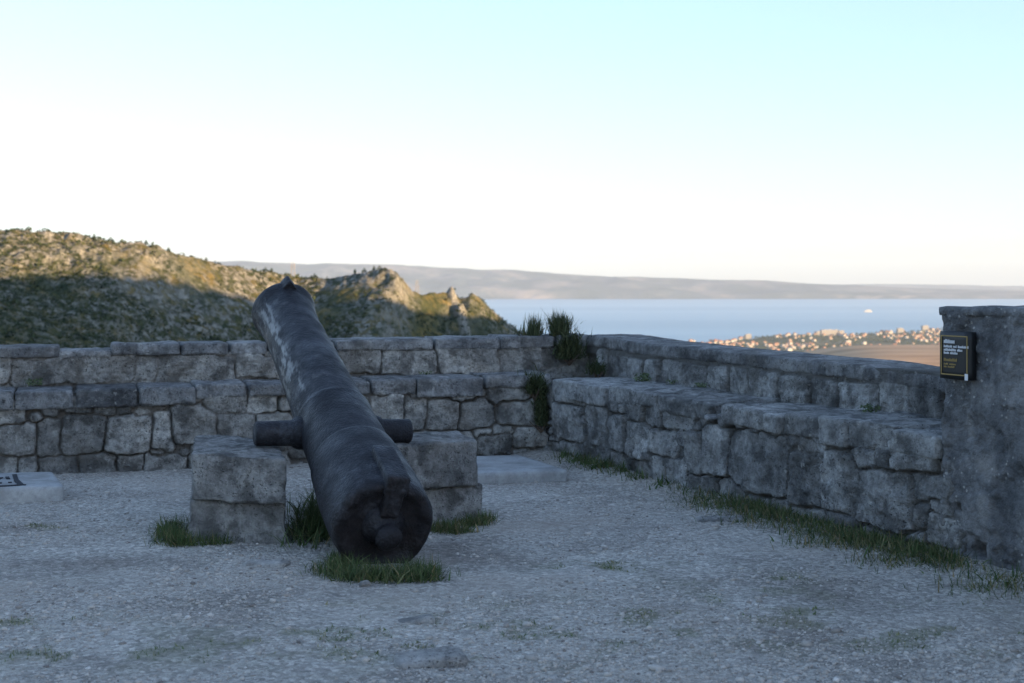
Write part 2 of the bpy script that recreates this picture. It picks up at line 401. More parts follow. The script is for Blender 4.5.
def wall_face(name, mat, parent, O, U, N, a0, a1, z0, z1, stones, thick, seed, md=.04, res=.011, band=None, bandcol=.25, extra=None, smooth_amt=.0):
    na, nz = int((a1 - a0) / res) + 2, int((z1 - z0) / res) + 2
    A, Z = np.meshgrid(np.linspace(a0, a1, na), np.linspace(z0, z1, nz), indexing='ij')
    o3 = np.full_like(A, seed * 1.7)
    W = st3(A, Z, o3)
    Aw = A + .030 * fbm(W * 5, seed, 6, .62); Zw = Z + .026 * fbm(W * 5 + 40, seed + 9, 6, .62)
    D1 = np.full_like(A, 9.); D2 = np.full_like(A, 9.); HS = np.zeros_like(A); T = .5 + .3 * fbm(W * 3, seed + 3, 3); ST = np.zeros_like(A)
    g = np.random.default_rng(seed)
    for a, z, ha, hz, dep, tint, rot in stones:
        ha, hz = ha + .014, hz + .012
        i0, i1 = np.searchsorted(A[:, 0], [a - ha - .12, a + ha + .12]); j0, j1 = np.searchsorted(Z[0], [z - hz - .12, z + hz + .12])
        k1, k2, k3, k4, k5, off = g.uniform(-.10, .10), g.uniform(-.05, .05), g.uniform(.25, .6), g.uniform(-.10, .10), g.uniform(-.08, .08), g.uniform(0, 50)
        if i1 <= i0 or j1 <= j0: continue
        sl = (slice(i0, i1), slice(j0, j1))
        x, y = Aw[sl] - a, Zw[sl] - z
        c, s_ = math.cos(rot), math.sin(rot); x, y = x * c + y * s_, y * c - x * s_
        x = x + k1 * y; y = y + k2 * x
        r = k3 * min(ha, hz)
        qx, qy = np.abs(x) - (ha - r), np.abs(y) - (hz - r)
        sd = np.hypot(np.maximum(qx, 0), np.maximum(qy, 0)) + np.minimum(np.maximum(qx, qy), 0) - r
        Wl = W[sl]
        hgt = dep + k4 * x + k5 * y + .004 * (1 - np.minimum(1, (x / ha) ** 2))
        hgt = hgt + .034 * fbm(Wl * 6.5 + off, seed + 4, 6, .66) + .012 * (ridged(Wl * 11 + off, seed + 6, 4) - .6)
        d1, d2 = D1[sl], D2[sl]; up = sd < d1
        D2[sl] = np.where(up, d1, np.minimum(d2, sd)); D1[sl] = np.where(up, sd, d1)
        HS[sl] = np.where(up, hgt, HS[sl]); ST[sl] = np.where(up, tint + .22 * fbm(Wl * 4 + off, seed, 4), ST[sl])
    edge = np.minimum(.012 - D1, (D2 - D1) * .5)                 # distance to the joint
    ew = np.maximum(.003, .009 + .011 * fbm(W * 9, seed + 5, 4, .7))
    pr = sstep(0, ew, edge - .002 - .009 * np.clip(fbm(W * 7 + 9, seed + 6, 4, .7), -.2, 1))
    full = .5 + .9 * fbm(W * 1.9 + 3, seed + 10, 3)             # how far mortar still fills the joints
    deep = -md + md * .75 * np.clip(full, 0, 1) + .02 * fbm(W * 14, seed + 1, 4) + .012 * ridged(W * 30, seed + 2, 2)
    H = deep * (1 - pr) + np.maximum(HS, deep) * pr
    Mo = 1 - pr; T = T * (1 - pr) + ST * pr
    if band is not None:                                     # mortared, smoothed band: (z threshold, soften)
        zb = band[0] + .035 * fbm(W * 3.5 + 5, seed + 7, 4)
        k = sstep(-.025, .025, Z - zb) * band[1]
        Hb = -.004 + .014 * fbm(W * 6, seed + 8, 6, .6)
        H = H * (1 - k) + np.maximum(H, Hb) * k
        Mo = np.maximum(Mo, k * bandcol)
    if smooth_amt:                                           # old render that has filled most joints
        k = np.clip(smooth_amt + .8 * fbm(W * 2.1 + 8, seed + 12, 3), 0, 1)
        H = H * (1 - k) + np.maximum(H, -.006 + .013 * fbm(W * 7, seed + 8, 5, .6)) * k
        Mo = Mo * (1 - .5 * k)
    if extra is not None: H, Mo, T = extra(A, Z, H, Mo, T, W)
    X = O[0] + U[0] * A + N[0] * H; Y = O[1] + U[1] * A + N[1] * H
    V = np.stack([X, Y, Z], -1).reshape(-1, 3); Fq = grid_faces(na, nz)
    if (np.cross(np.array([*U, 0]), (0, 0, 1)) @ np.array([*N, 0])) < 0: Fq = Fq[:, ::-1]
    idx = np.arange(na * nz).reshape(na, nz)
    loop = np.concatenate([idx[:, 0], idx[-1, 1:], idx[-2::-1, -1], idx[0, -2:0:-1]])
    B = V[loop].copy(); B[:, 0] -= N[0] * thick; B[:, 1] -= N[1] * thick
    # back sheet is flat
    nv = len(V); m = len(loop); li = np.arange(m); lj = (li + 1) % m
    side = np.stack([loop[li], nv + li, nv + lj, loop[lj]], -1)
    col = np.stack([np.clip(T, 0, 1), np.clip(Mo, 0, 1), np.zeros_like(T)], -1).reshape(-1, 3)
    col = np.concatenate([col, np.tile([.5, .3, 0], (m, 1))])
    o = mk(name, np.concatenate([V, B]), [Fq, side, (nv + li)[None, ::-1]], mat, parent, col=col)
    return o
def P3(O, U, N, a, d, z): return np.array([O[0] + U[0] * a - N[0] * d, O[1] + U[1] * a - N[1] * d, z])   # d: distance behind the face
def slab(name, mat, parent, O, U, N, a0, a1, d0, d1, z0, z1, seed, amp=.014, rad=.014, warp=.012, cell=.016, chip=.03):
    c = P3(O, U, N, (a0 + a1) / 2, (d0 + d1) / 2, (z0 + z1) / 2)
    V, Fc = rbox(c, [[*U, 0], [-N[0], -N[1], 0], [0, 0, 1]], [abs(a1 - a0), d1 - d0, z1 - z0], rad, cell, amp, 7, seed, warp, chip=chip)
    if np.linalg.det(np.array([[*U, 0], [-N[0], -N[1], 0], [0, 0, 1]])) < 0: Fc = Fc[:, ::-1]
    g = np.random.default_rng(seed); tint = g.uniform(.35, .7)
    col = np.stack([np.clip(tint + .2 * fbm(V * 4, seed, 3), 0, 1), np.zeros(len(V)), np.zeros(len(V))], -1)
    return mk(name, V, Fc, mat, parent, col=col)

BH = .655                                                     # bench height
O1b, O2b = Cn, Cn                                             # bench fronts
O1p = Cn - N1 * D1; O2p = Cn - N2 * D2                        # parapet fronts (offset outwards)
# ---- back wall (behind the cannon)
left = thing('stone_wall', (-2.2, 11.4, 0), 'low two-tiered limestone wall behind the cannon, one coping slab missing at left', 'wall')
r1 = [(0, 425, 36, 455), (38, 421, 60, 455), (62, 416, 104, 455), (106, 416, 151, 454), (153, 414, 172, 451), (173, 405, 217, 441), (219, 414, 255, 437),
      (-40, 424, -4, 456), (-30, 457, 17, 473), (19, 457, 38, 474), (38, 458, 78, 476), (79, 454, 116, 475), (118, 455, 143, 474), (145, 456, 187, 474), (189, 446, 225, 474),
      (204, 397, 246, 413), (248, 394, 275, 412), (258, 415, 290, 440),
      (371, 396, 403, 423), (403, 399, 424, 430), (428, 401, 458, 429), (461, 400, 492, 429), (488, 389, 529, 404), (500, 400, 540, 425),
      (493, 427, 518, 434), (514, 426, 545, 447), (479, 435, 512, 455), (452, 394, 474, 402), (474, 428, 492, 436), (371, 425, 400, 445), (405, 432, 440, 452), (442, 432, 474, 453), (340, 398, 369, 422)]
s1 = stones_from(O1b, U1, r1, 5)
s1 = fill(s1, -.2, 9, -.04, .58, (.10, .07, .045, .03, .02), 8)
wall_face('bench_face', M['wall'], left, O1b, U1, N1, -.25, 8.2, -.12, .612, s1, .48, 21, md=.065, res=.0095)
r1p = [(337, 350, 381, 374), (382, 351, 435, 375), (439, 339, 496, 375), (503, 347, 541, 372), (136, 359, 157, 381), (159, 357, 233, 381), (12, 358, 134, 383), (-80, 358, 8, 384), (236, 356, 300, 378), (300, 354, 335, 376)]
s1p = stones_from(O1p, U1, r1p, 9)
s1p = fill(s1p, -.7, 9, .58, .92, (.10, .07, .05, .03), 4)
wall_face('parapet_face', M['wall'], left, O1p, U1, N1, -.78, 8.2, .50, .89, s1p, .44, 33, md=.045, band=(.80, .55), bandcol=.25, smooth_amt=.12, res=.0095)
for k, (x0, x1, y0, y1) in enumerate([(-190, -120, 395, 412), (-118, -52, 394, 411), (-50, 14, 392, 411), (15, 73, 390, 409), (75, 138, 388, 409), (139, 195, 386, 405), (196, 246, 384, 399), (248, 300, 383, 396), (301, 369, 381, 395), (371, 416, 379, 395), (417, 482, 377, 396), (485, 533, 375, 388), (534, 552, 374, 388)]):
    a0, zt = on_wall(O1b, U1, x0, y0); a1, _ = on_wall(O1b, U1, x1, y0); _, zb = on_wall(O1b, U1, (x0 + x1) / 2, y1); _, zt = on_wall(O1b, U1, (x0 + x1) / 2, y0 + .5)
    slab('bench_slab', M['cap'], left, O1b, U1, N1, a0, a1, -.035 + .02 * math.sin(k * 2.3), D1 + .03, min(max(zb, .50), .60), max(zt, .635), 40 + k)
for k, (x0, x1, y0, y1) in enumerate([(-170, -62, 347, 357), (-60, 60, 346.5, 357), (111, 180, 343.5, 354.5), (180, 228, 342.5, 354), (231, 268, 342, 353), (269, 334, 341, 352), (335, 433, 339, 349.5), (434, 500, 337.5, 349), (500.5, 555, 335.5, 347), (556, 592, 335, 346)]):
    a0, _ = on_wall(O1p, U1, x0, y0); a1, _ = on_wall(O1p, U1, x1, y0); _, zb = on_wall(O1p, U1, (x0 + x1) / 2, y1); _, zt = on_wall(O1p, U1, (x0 + x1) / 2, y0 + .5)
    slab('coping_stone', M['cap'], left, O1p, U1, N1, a0 - .005, a1 + .005, -.03 + .012 * math.sin(k * 1.9), .46, zb - .01, zt, 70 + k, amp=.009)
# bed of pale mortar where the coping slab is missing
a0, zt = on_wall(O1p, U1, 58, 353); a1, _ = on_wall(O1p, U1, 113, 353)
V, Fc = rbox(P3(O1p, U1, N1, (a0 + a1) / 2, .21, .887), [[*U1, 0], [-N1[0], -N1[1], 0], [0, 0, 1]], [abs(a1 - a0), .44, .06], .025, .02, .03, 5, 91)
if np.linalg.det(np.array([[*U1, 0], [-N1[0], -N1[1], 0], [0, 0, 1]])) < 0: Fc = Fc[:, ::-1]
bed = mk('mortar_bed', V, Fc, M['cap'], left, col=np.tile([1, .2, 0], (len(V), 1)))
bed['label'] = 'pale crumbling mortar bed left bare by the missing coping slab'
# ---- right wall
right = thing('stone_wall', (1.4, 9.6, 0), 'rough limestone wall with ledge on the right, running from the corner to the pier', 'wall')
r2 = [(555, 405, 581, 441), (586, 407, 606, 446), (608, 413, 627, 452), (627, 422, 651, 459), (653, 430, 676, 460), (626, 405, 643, 420), (653, 456, 687, 488), (688, 431, 703, 475), (703, 426, 728, 476),
      (730, 433, 787, 496), (561, 441, 577, 455), (592, 448, 611, 467), (611, 453, 631, 470), (634, 461, 655, 488), (693, 476, 716, 498), (789, 456, 820, 506), (823, 454, 860, 514), (861, 471, 911, 528),
      (854, 449, 879, 469), (880, 453, 893, 470), (894, 434, 935, 472), (645, 404, 663, 428), (663, 403, 690, 429), (557, 388, 583, 404), (585, 386, 606, 405), (718, 478, 745, 505), (748, 494, 786, 512), (826, 514, 858, 528)]
s2 = stones_from(O2b, U2, r2, 15)
s2 = fill(s2, -.2, 5, -.04, .58, (.09, .06, .04, .028, .02), 18)
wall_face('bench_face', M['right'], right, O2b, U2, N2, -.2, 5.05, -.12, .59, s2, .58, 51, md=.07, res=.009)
r2p = [(597, 352, 607, 377), (608, 358, 628, 381), (629, 361, 644, 382), (645, 362, 660, 383), (660, 363, 683, 386), (684, 367, 705, 391), (707, 368, 728, 393), (729, 371, 747, 397), (748, 374, 780, 403), (781, 379, 809, 407), (810, 383, 840, 410), (841, 386, 877, 415), (878, 386, 909, 422), (910, 391, 940, 426)]
s2p = stones_from(O2p, U2, r2p, 19)
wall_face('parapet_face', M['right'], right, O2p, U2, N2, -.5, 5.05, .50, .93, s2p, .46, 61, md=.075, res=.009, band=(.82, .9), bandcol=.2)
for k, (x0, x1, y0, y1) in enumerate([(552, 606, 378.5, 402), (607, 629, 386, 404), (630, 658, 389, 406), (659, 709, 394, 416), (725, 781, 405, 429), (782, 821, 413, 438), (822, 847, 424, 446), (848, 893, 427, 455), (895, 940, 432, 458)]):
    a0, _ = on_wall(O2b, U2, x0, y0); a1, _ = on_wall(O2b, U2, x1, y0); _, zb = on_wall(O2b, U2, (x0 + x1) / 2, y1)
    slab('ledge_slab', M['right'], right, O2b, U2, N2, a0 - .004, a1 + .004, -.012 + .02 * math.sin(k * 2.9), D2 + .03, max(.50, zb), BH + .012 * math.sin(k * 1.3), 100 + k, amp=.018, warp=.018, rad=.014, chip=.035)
ga0, _ = on_wall(O2b, U2, 706, 400); ga1, _ = on_wall(O2b, U2, 728, 400)
for k in range(9):                                            # broken flat pieces where the ledge has collapsed
    a = random.uniform(ga0 + .02, ga1 - .02); d = .03 + .06 * k; z = .555 + .012 * (k % 4)
    V, Fc = rbox(P3(O2b, U2, N2, a, d, z), [[math.cos(k), math.sin(k), .08], [-math.sin(k), math.cos(k), .05], [0, -.08, 1]], [random.uniform(.14, .26), random.uniform(.09, .16), random.uniform(.02, .04)], .012, .02, .012, 9, 130 + k, .01)
    mk('ledge_fragment', V, Fc, M['cap'], right, col=np.tile([.7, 0, 0], (len(V), 1)))
# mortared coping of the right parapet, one long cast length
c = P3(O2p, U2, N2, 2.27, .25, 0)
V, Fc = rbox(c, [[*U2, 0], [-N2[0], -N2[1], 0], [0, 0, 1]], [5.6, .515, .10], .014, .022, .011, 6, 150, .008, chip=.02)
if np.linalg.det(np.array([[*U2, 0], [-N2[0], -N2[1], 0], [0, 0, 1]])) < 0: Fc = Fc[:, ::-1]
ta_ = (V[:, :2] - O2p) @ U2
V[:, 2] += np.interp(ta_, [-.6, -.3, .2, .9, 1.6, 2.4, 3.4, 4.4, 5.2], [.93, .943, .927, .913, .905, .898, .888, .868, .858]) + .006 * fbm(st3(ta_ * 2, 0 * ta_), 151, 3)
t_ = np.clip(.5 + .25 * fbm(V * 2.5, 152, 4), 0, 1)
cp_ = mk('coping', V, Fc, M['cap'], right, col=np.stack([t_, 0 * t_, 0 * t_], -1))
cp_['label'] = 'long mortared coping along the top of the right parapet'
# ---- pier carrying the plaque
pier = thing('stone_pier', (2.9, 6.2, 0), 'tall grey rendered stone pier at the right edge carrying a black plaque', 'pier')
pa0, _ = on_wall(O2b, U2, 941.5, 400)
def pier_extra(A, Z, H, Mo, T, W):
    bare = np.clip(.6 + 1.5 * fbm(W * 1.6 + 4, 70, 4), 0, 1); H = .55 * H * bare + .016 * fbm(W * 2.2, 71, 3) + .03 * fbm(W * 6, 72, 6, .66) + .008 * ridged(W * 18, 73, 4) - .02 * sstep(.12, .2, fbm(W * 3.3, 79, 5, .65))
    H = H + .012 * sstep(1.255, 1.285, Z + .02 * fbm(W * 4, 76, 3))
    T = .5 + (T - .5) * bare; Mo = np.zeros_like(H)
    for px, py, w, h in ((968, 428, .045, .09), (987, 470, .085, .085), (952, 470, .05, .06), (985, 512, .05, .12), (951, 536, .06, .05), (938, 505, .04, .1)):
        a, z = on_wall(O2b, U2, px, py)
        q = np.hypot((A - a) / w, (Z - z) / h) + .75 * fbm(W * 9, 74, 4)
        k = sstep(1.25, .45, q) * np.clip(.75 + fbm(W * 15, 77, 4, .7), 0, 1); Mo = np.maximum(Mo, k * .45); H = H - .006 * k
    for px, py, w, h in ((974, 549, .05, .05), (958, 507, .025, .02), (880, 400, .03, .03)):
        a, z = on_wall(O2b, U2, px, py)
        q = np.hypot((A - a) / w, (Z - z) / h) + .7 * fbm(W * 12, 75, 3); H = H - .09 * sstep(1.0, .6, q)
    return H, Mo, T
wall_face('pier_body', M['pier'], pier, O2b, U2, N2, pa0, 9.0, -.15, 1.325, fill([], 4.9, 9, -.1, 1.28, (.17, .12, .08, .05), 83, 250, (1, 1.7)), 1.1, 81, extra=pier_extra, res=.011, md=.05)
slab('pier_cap', M['pier'], pier, O2b, U2, N2, pa0 - .012, 9.02, -.014, 1.12, 1.30, 1.352, 171, amp=.008, warp=.012, rad=.015, cell=.03)

# ---- black plaque on the pier
def on_pier(px, py): return on_wall(O2b, U2, px, py)
q00, q11 = on_pier(948, 331), on_pier(978, 379)
pc = P3(O2b, U2, N2, (q00[0] + q11[0]) / 2, -.0, 0)
plq = thing('plaque', P3(O2b, U2, N2, (q00[0] + q11[0]) / 2, -.02, .97), 'black information plaque with gold border and small lettering on the pier', 'plaque')
aC, zC = (q00[0] + q11[0]) / 2, (on_pier(960, 331)[1] + on_pier(960, 379)[1]) / 2
wP, hP = abs(q11[0] - q00[0]), on_pier(960, 331)[1] - on_pier(960, 379)[1]
axP = [[*U2, 0], [-N2[0], -N2[1], 0], [0, 0, 1]]
def pbox(cx, cz, w, h, d, t):                                   # plaque-face coordinates: cx right, cz up from the centre
    c = P3(O2b, U2, N2, aC + cx, d, zC + cz); a = np.array(axP)
    V, f = abox((0, 0, 0), (w, t, h)); return V @ a + c, f
V, Fc = rbox(P3(O2b, U2, N2, aC, -.032, zC), axP, [wP, .05, hP], .005, .05, 0, 1, 0)
mk('board', V, Fc, M['plaque'], plq)
bw, bh = wP * .43, hP * .40
V, Fs = join([pbox(-bw, 0, .006, bh * 2, -.0585, .003), pbox(bw, 0, .006, bh * 2, -.0585, .003), pbox(0, bh, bw * 2 + .006, .006, -.0585, .0028), pbox(0, -bh, bw * 2 + .006, .006, -.0585, .0028)])
mk('gold_border', V, Fs, M['gold'], plq, smooth=False)
def words_row(z, h, lens, col, name):
    parts, x = [], -bw * .80
    g = random.Random(int(z * 1e4))
    for L in lens:
        e = x + L * bw * 2
        while x < e:
            w = g.uniform(.004, .008); k = g.choice((1, 1, .75, .75, .75))
            parts.append(pbox(x + w / 2, z - h * (1 - k) / 2, w * .8, h * k, -.0583, .0024)); x += w + .002
        x += .008
    V, Fs = join(parts); mk(name, V, Fs, col, plq, smooth=False)
words_row(bh * .72, .021, (.40,), M['white'], 'heading')
words_row(bh * .46, .013, (.3, .1, .38), M['white'], 'text_line'); words_row(bh * .28, .013, (.45, .2), M['white'], 'text_line'); words_row(bh * .12, .013, (.2, .25), M['white'], 'text_line')
words_row(-bh * .24, .016, (.5,), M['gold'], 'gold_heading')
words_row(-bh * .46, .010, (.15, .25), M['gold'], 'gold_text_line'); words_row(-bh * .6, .010, (.1, .25), M['gold'], 'gold_text_line')
V, Fs = pbox(wP * .41, -hP * .43, wP * .10, wP * .15, -.0592, .002); mk('white_sticker', V, Fs, M['white'], plq, smooth=False)

# ------------------------------------------------------------------ terrace ground
MOSS = [(.1, 6.05, 1.0), (1.0, 6.4, .8), (-.6, 5.8, .7), (1.9, 5.9, .7), (-2.2, 6.2, .45), (-1.7, 5.7, .5), (.5, 7.4, .4), (1.3, 7.0, .45), (-2.9, 8.6, .3), (-1.1, 6.4, .35), (2.4, 6.6, .4)]
def ground_h(x, y, fine=True):
    w = st3(x, y)
    h = .018 * fbm(w * .9, 201, 3)
    if fine: h = h + .009 * fbm(w * 5, 202, 4) + .005 * fbm(w * 24, 203, 3, .6)
    # slight dip under the breech and worn bank at the wall feet
    h = h - .015 * np.exp(-((x + .65) ** 2 + (y - 7.3) ** 2) / .12)
    a2 = (x - Cn[0]) * (-N2[0]) + (y - Cn[1]) * (-N2[1])          # distance past bench front (negative on the terrace)
    h = h + .045 * sstep(-.35, 0, a2) * (y > 4)
    return h
def moss_m(x, y):
    w = st3(x, y); m = 0
    for cx, cy, r in MOSS: m = m + np.exp(-(((x - cx) / r) ** 2 + ((y - cy) / (r * .45)) ** 2))
    return np.clip(m, 0, 1) * sstep(.0, .45, fbm(w * 5.5, 207, 5, .65) + .05)
xs = np.concatenate([np.linspace(-12, -5.2, 50)[:-1], np.linspace(-5.2, 4.2, 620), np.linspace(4.2, 9, 30)[1:]])
ys = np.concatenate([np.linspace(-8, 4.8, 60)[:-1], np.linspace(4.8, 12.6, 520), np.linspace(12.6, 14, 10)[1:]])
X, Y = np.meshgrid(xs, ys, indexing='ij')
Z = ground_h(X, Y)
mo = moss_m(X, Y)
mk('ground', np.stack([X, Y, Z], -1).reshape(-1, 3), grid_faces(len(xs), len(ys)), M['ground'], col=np.stack([np.full_like(mo, .5), mo, 0 * mo], -1).reshape(-1, 3))['kind'] = 'structure'

def inside_terrace(x, y):
    d1 = (x - Cn[0]) * (-N1[0]) + (y - Cn[1]) * (-N1[1]); d2 = (x - Cn[0]) * (-N2[0]) + (y - Cn[1]) * (-N2[1])
    return (d1 < -.02) & (d2 < -.02)
# gravel: many small stones as one mass
ph = (1 + 5 ** .5) / 2
ICO = np.array([(-1, ph, 0), (1, ph, 0), (-1, -ph, 0), (1, -ph, 0), (0, -1, ph), (0, 1, ph), (0, -1, -ph), (0, 1, -ph), (ph, 0, -1), (ph, 0, 1), (-ph, 0, -1), (-ph, 0, 1)]) / math.sqrt(1 + ph * ph)
ICF = np.array([(0, 11, 5), (0, 5, 1), (0, 1, 7), (0, 7, 10), (0, 10, 11), (1, 5, 9), (5, 11, 4), (11, 10, 2), (10, 7, 6), (7, 1, 8), (3, 9, 4), (3, 4, 2), (3, 2, 6), (3, 6, 8), (3, 8, 9), (4, 9, 5), (2, 4, 11), (6, 2, 10), (8, 6, 7), (9, 8, 1)])
def pebbles(n, smin, smax, power, seed, yr=(5.1, 12.3)):
    g = np.random.default_rng(seed)
    y = yr[0] + (yr[1] - yr[0]) * g.random(n * 2) ** 1.25; x = (g.random(n * 2) - .5) * .86 * y
    dens = fbm(st3(x, y) * 1.4, 209, 3) + .35 * fbm(st3(x, y) * 5, 210, 2)
    keep = inside_terrace(x, y) & (dens + .5 * (g.random(n * 2) - .5) > -.08)
    x, y = x[keep][:n], y[keep][:n]; n = len(x)
    s = smin + (smax - smin) * g.random(n) ** power
    V = ICO[None] * (1 + .32 * (g.random((n, 12, 1)) - .5)) * (s[:, None, None] * (.6 + .8 * g.random((n, 1, 3))))
    V[..., 2] *= .62
    th = g.random(n) * 6.28; c, sn = np.cos(th)[:, None], np.sin(th)[:, None]
    V = np.stack([V[..., 0] * c - V[..., 1] * sn, V[..., 0] * sn + V[..., 1] * c, V[..., 2] + .25 * V[..., 0] * (g.random((n, 1)) - .5)], -1)
    V[..., 0] += x[:, None]; V[..., 1] += y[:, None]; V[..., 2] += (ground_h(x, y) + s * .12)[:, None]
    t = np.clip(g.normal(.45, .22, n), 0, 1)
    return V.reshape(-1, 3), (ICF[None] + 12 * np.arange(n)[:, None, None]).reshape(-1, 3), np.repeat(np.stack([t, 0 * t, 0 * t], -1), 12, 0)
a = pebbles(34000, .0025, .008, 2.2, 1); b = pebbles(5600, .006, .016, 2.6, 2); c = pebbles(50, .018, .03, 2.0, 3)
V, Fs = join([a[:2], b[:2], c[:2]])
props(mk('gravel', V, Fs, M['pebble'], col=np.concatenate([a[2], b[2], c[2]])), 'loose pale limestone gravel strewn over the terrace dirt', 'gravel', kind='stuff')

def gpt(px, py, z=0.0):
    Y = F * (CAMZ - z) / (py - HY); return np.array([(px - HX) / F * Y, Y, z])
def rock(px, py, dims, rz, label, seed, zc=.0, name='flat_rock', mat='rock', tint=.8):
    p = gpt(px, py); p[2] = ground_h(p[0], p[1], False) + zc
    c, s = math.cos(rz), math.sin(rz)
    V, Fc = rbox(p, [[c, s, .02], [-s, c, .03], [0, -.03, 1]], dims, min(dims) * .45, max(dims) / 14, min(dims) * .35, 9, seed, min(dims) * .6)
    o = mk(name, V, Fc, M[mat], base=(p[0], p[1], 0), col=np.tile([tint, 0, 0], (len(V), 1)))
    return props(o, label, 'rock')
rock(266, 566, (.24, .10, .03), -.3, 'thin pale flat stone on the gravel in front of the left support', 301)
rock(432, 660, (.30, .17, .05), .25, 'pale embedded rock at the bottom edge below the cannon breech', 302)
rock(416, 620, (.16, .08, .04), .1, 'small pale rock in gravel just behind the larger embedded one', 303)
rock(722, 521, (.30, .11, .045), .05, 'pale flat stone beside the grass at the foot of right wall', 304)
rock(158, 541, (.12, .06, .03), .2, 'small pale stone on gravel left of the stacked blocks', 305)
rock(366, 587, (.05, .04, .025), .4, 'small pale stone in front of grass under the breech', 306)
rock(553, 674, (.06, .045, .04), .9, 'whitish pebble-like stone at the bottom edge centre', 307, tint=1)
rock(462, 658, (.045, .035, .03), .2, 'small white stone beside the larger embedded rock', 308, tint=1)

# ------------------------------------------------------------------ concrete slabs
def prism(name, quad, z0, z1, mat, label, cat, seed):
    q = np.array(quad, float); p = q.mean(0)
    cor = []
    for i in (0, 1):
        for j in (0, 1):
            for z in (z0, z1): cor.append([*q[[0, 1, 3, 2][i * 2 + j]], z])
    # order i: along first edge pair, j: second
    cor = np.array(cor)
    d = [np.linalg.norm(q[3] - q[0]), np.linalg.norm(q[1] - q[0]), z1 - z0]
    e0 = (q[3] - q[0]) / d[0]; e1 = (q[1] - q[0]) / d[1]
    V, Fc = rbox((0, 0, 0), [[*e0, 0], [*e1, 0], [0, 0, 1]], d, .012, .03, .003, 9, seed, corners=cor)
    if np.cross(e0, e1) < 0: Fc = Fc[:, ::-1]
    t = np.clip(.5 + .2 * fbm(V * 3, seed, 3), 0, 1)
    o = mk(name, V, Fc, mat, base=(*p, 0), col=np.stack([t, 0 * t, 0 * t], -1))
    return props(o, label, cat)
ls = prism('concrete_slab', [(-4.9, 9.22), (-3.01, 9.56), (-3.33, 10.30), (-5.0, 9.98)], -.06, .10, M['concrete'], 'thick pale concrete slab with dark markings at the left edge', 'slab', 311)
rs = prism('concrete_slab', [(-.95, 10.20), (.415, 10.55), (.06, 11.5), (-1.2, 11.15)], -.05, .075, M['concrete'], 'thin pale concrete slab on the gravel behind the right support block', 'slab', 312)
def spt(px, py): return gpt(px, py, .10)
def stroke(p, q, w):
    a, b = spt(*p)[:2], spt(*q)[:2]; d = b - a; L = np.linalg.norm(d)
    return abox(((a[0] + b[0]) / 2, (a[1] + b[1]) / 2, .104), (L, w, .006), math.atan2(d[1], d[0]))
V, Fs = join([stroke((-40, 489), (20, 485.5), .035), stroke((20, 485.5), (26, 485.3), .02), stroke((14.5, 475), (16.5, 481), .03), stroke((16.5, 481), (21, 485.2), .035), stroke((5.8, 478.5), (9.5, 478.3), .105),
              stroke((8.2, 483), (11.8, 482.8), .035), stroke((-3, 479), (.9, 479), .09), stroke((-3, 483.6), (2, 483.4), .035), stroke((-14, 479.5), (-8, 479.2), .1)])
mk('dark_marking', V, Fs, M['ink'], ls, smooth=False)

# ------------------------------------------------------------------ cannon and its supports
PC = np.array([-1.04, 8.46, .612])                              # barrel axis above the trunnions
hd = np.array([-.34, .94]); hd /= np.linalg.norm(hd)
el = math.radians(21.0)
AX = np.array([hd[0] * math.cos(el), hd[1] * math.cos(el), math.sin(el)])
can = thing('cannon', (PC[0], PC[1], 0), 'long black iron cannon barrel resting by its trunnions on stone blocks', 'cannon')
raw = [(-1.15, .0), (-1.15, .09), (-1.15, .15), (-1.15, .18), (-1.158, .198), (-1.172, .215), (-1.178, .235), (-1.174, .252), (-1.16, .264), (-1.13, .271), (-1.08, .275), (-.98, .277), (-.9, .276), (-.75, .272), (-.6, .263), (-.485, .2545), (-.478, .2435), (-.3, .239), (-.12, .2335), (.03, .2305), (.05, .2335), (.075, .2335), (.088, .221),
       (.3, .2165), (.6, .2095), (.9, .203), (1.2, .1965), (1.45, .195), (1.58, .199), (1.68, .2075), (1.75, .2185), (1.79, .2235), (1.808, .2235), (1.818, .212), (1.818, .09), (1.805, .083), (1.3, .083), (1.3, .0)]
prof = []
for (t0, r0), (t1, r1) in zip(raw[:-1], raw[1:]):
    n = max(1, int(math.hypot(t1 - t0, r1 - r0) / .016))
    for k in range(n): prof.append((t0 + (t1 - t0) * k / n, r0 + (r1 - r0) * k / n))
prof.append(raw[-1])
V, Fq, (d_, up_, rt_) = lathe(PC, AX, prof, 128)
rel = V - PC; ta = rel @ d_; rad = rel - ta[:, None] * d_; rl = np.linalg.norm(rad, axis=1, keepdims=True); rl[rl == 0] = 1
nr = rad / rl
V = V + nr * (.0035 * fbm(V * 7, 401, 4) + .0015 * fbm(V * 30, 402, 3))[:, None] * (rl > .1)
back = sstep(-1.14, -1.18, ta)
V = V + d_ * (back * .035 * fbm(V * 9, 403, 5, .62))[:, None]
side = -(nr @ rt_) if (rt_ @ np.array([1, 0, 0])) > 0 else (nr @ rt_)      # 1 on the left flank
topn = nr @ up_
V = V + nr * (sstep(-1.0, -1.15, ta) * .012 * fbm(V * 6, 408, 4, .65))[:, None]
rust = np.clip(sstep(-1.10, -1.16, ta) * .9 + sstep(-.7, -1.15, ta) * .35 * sstep(.2, -.6, topn), 0, 1) * sstep(.0, .05, rl[:, 0])
strk = sstep(.02, .26, fbm(np.stack([ta * 6.5, np.arctan2(side, topn) * 7, 0 * ta], -1), 405, 5, .7)) * np.exp(-((side - .86) / .16) ** 2) * sstep(.0, .4, ta) * sstep(1.76, 1.6, ta)
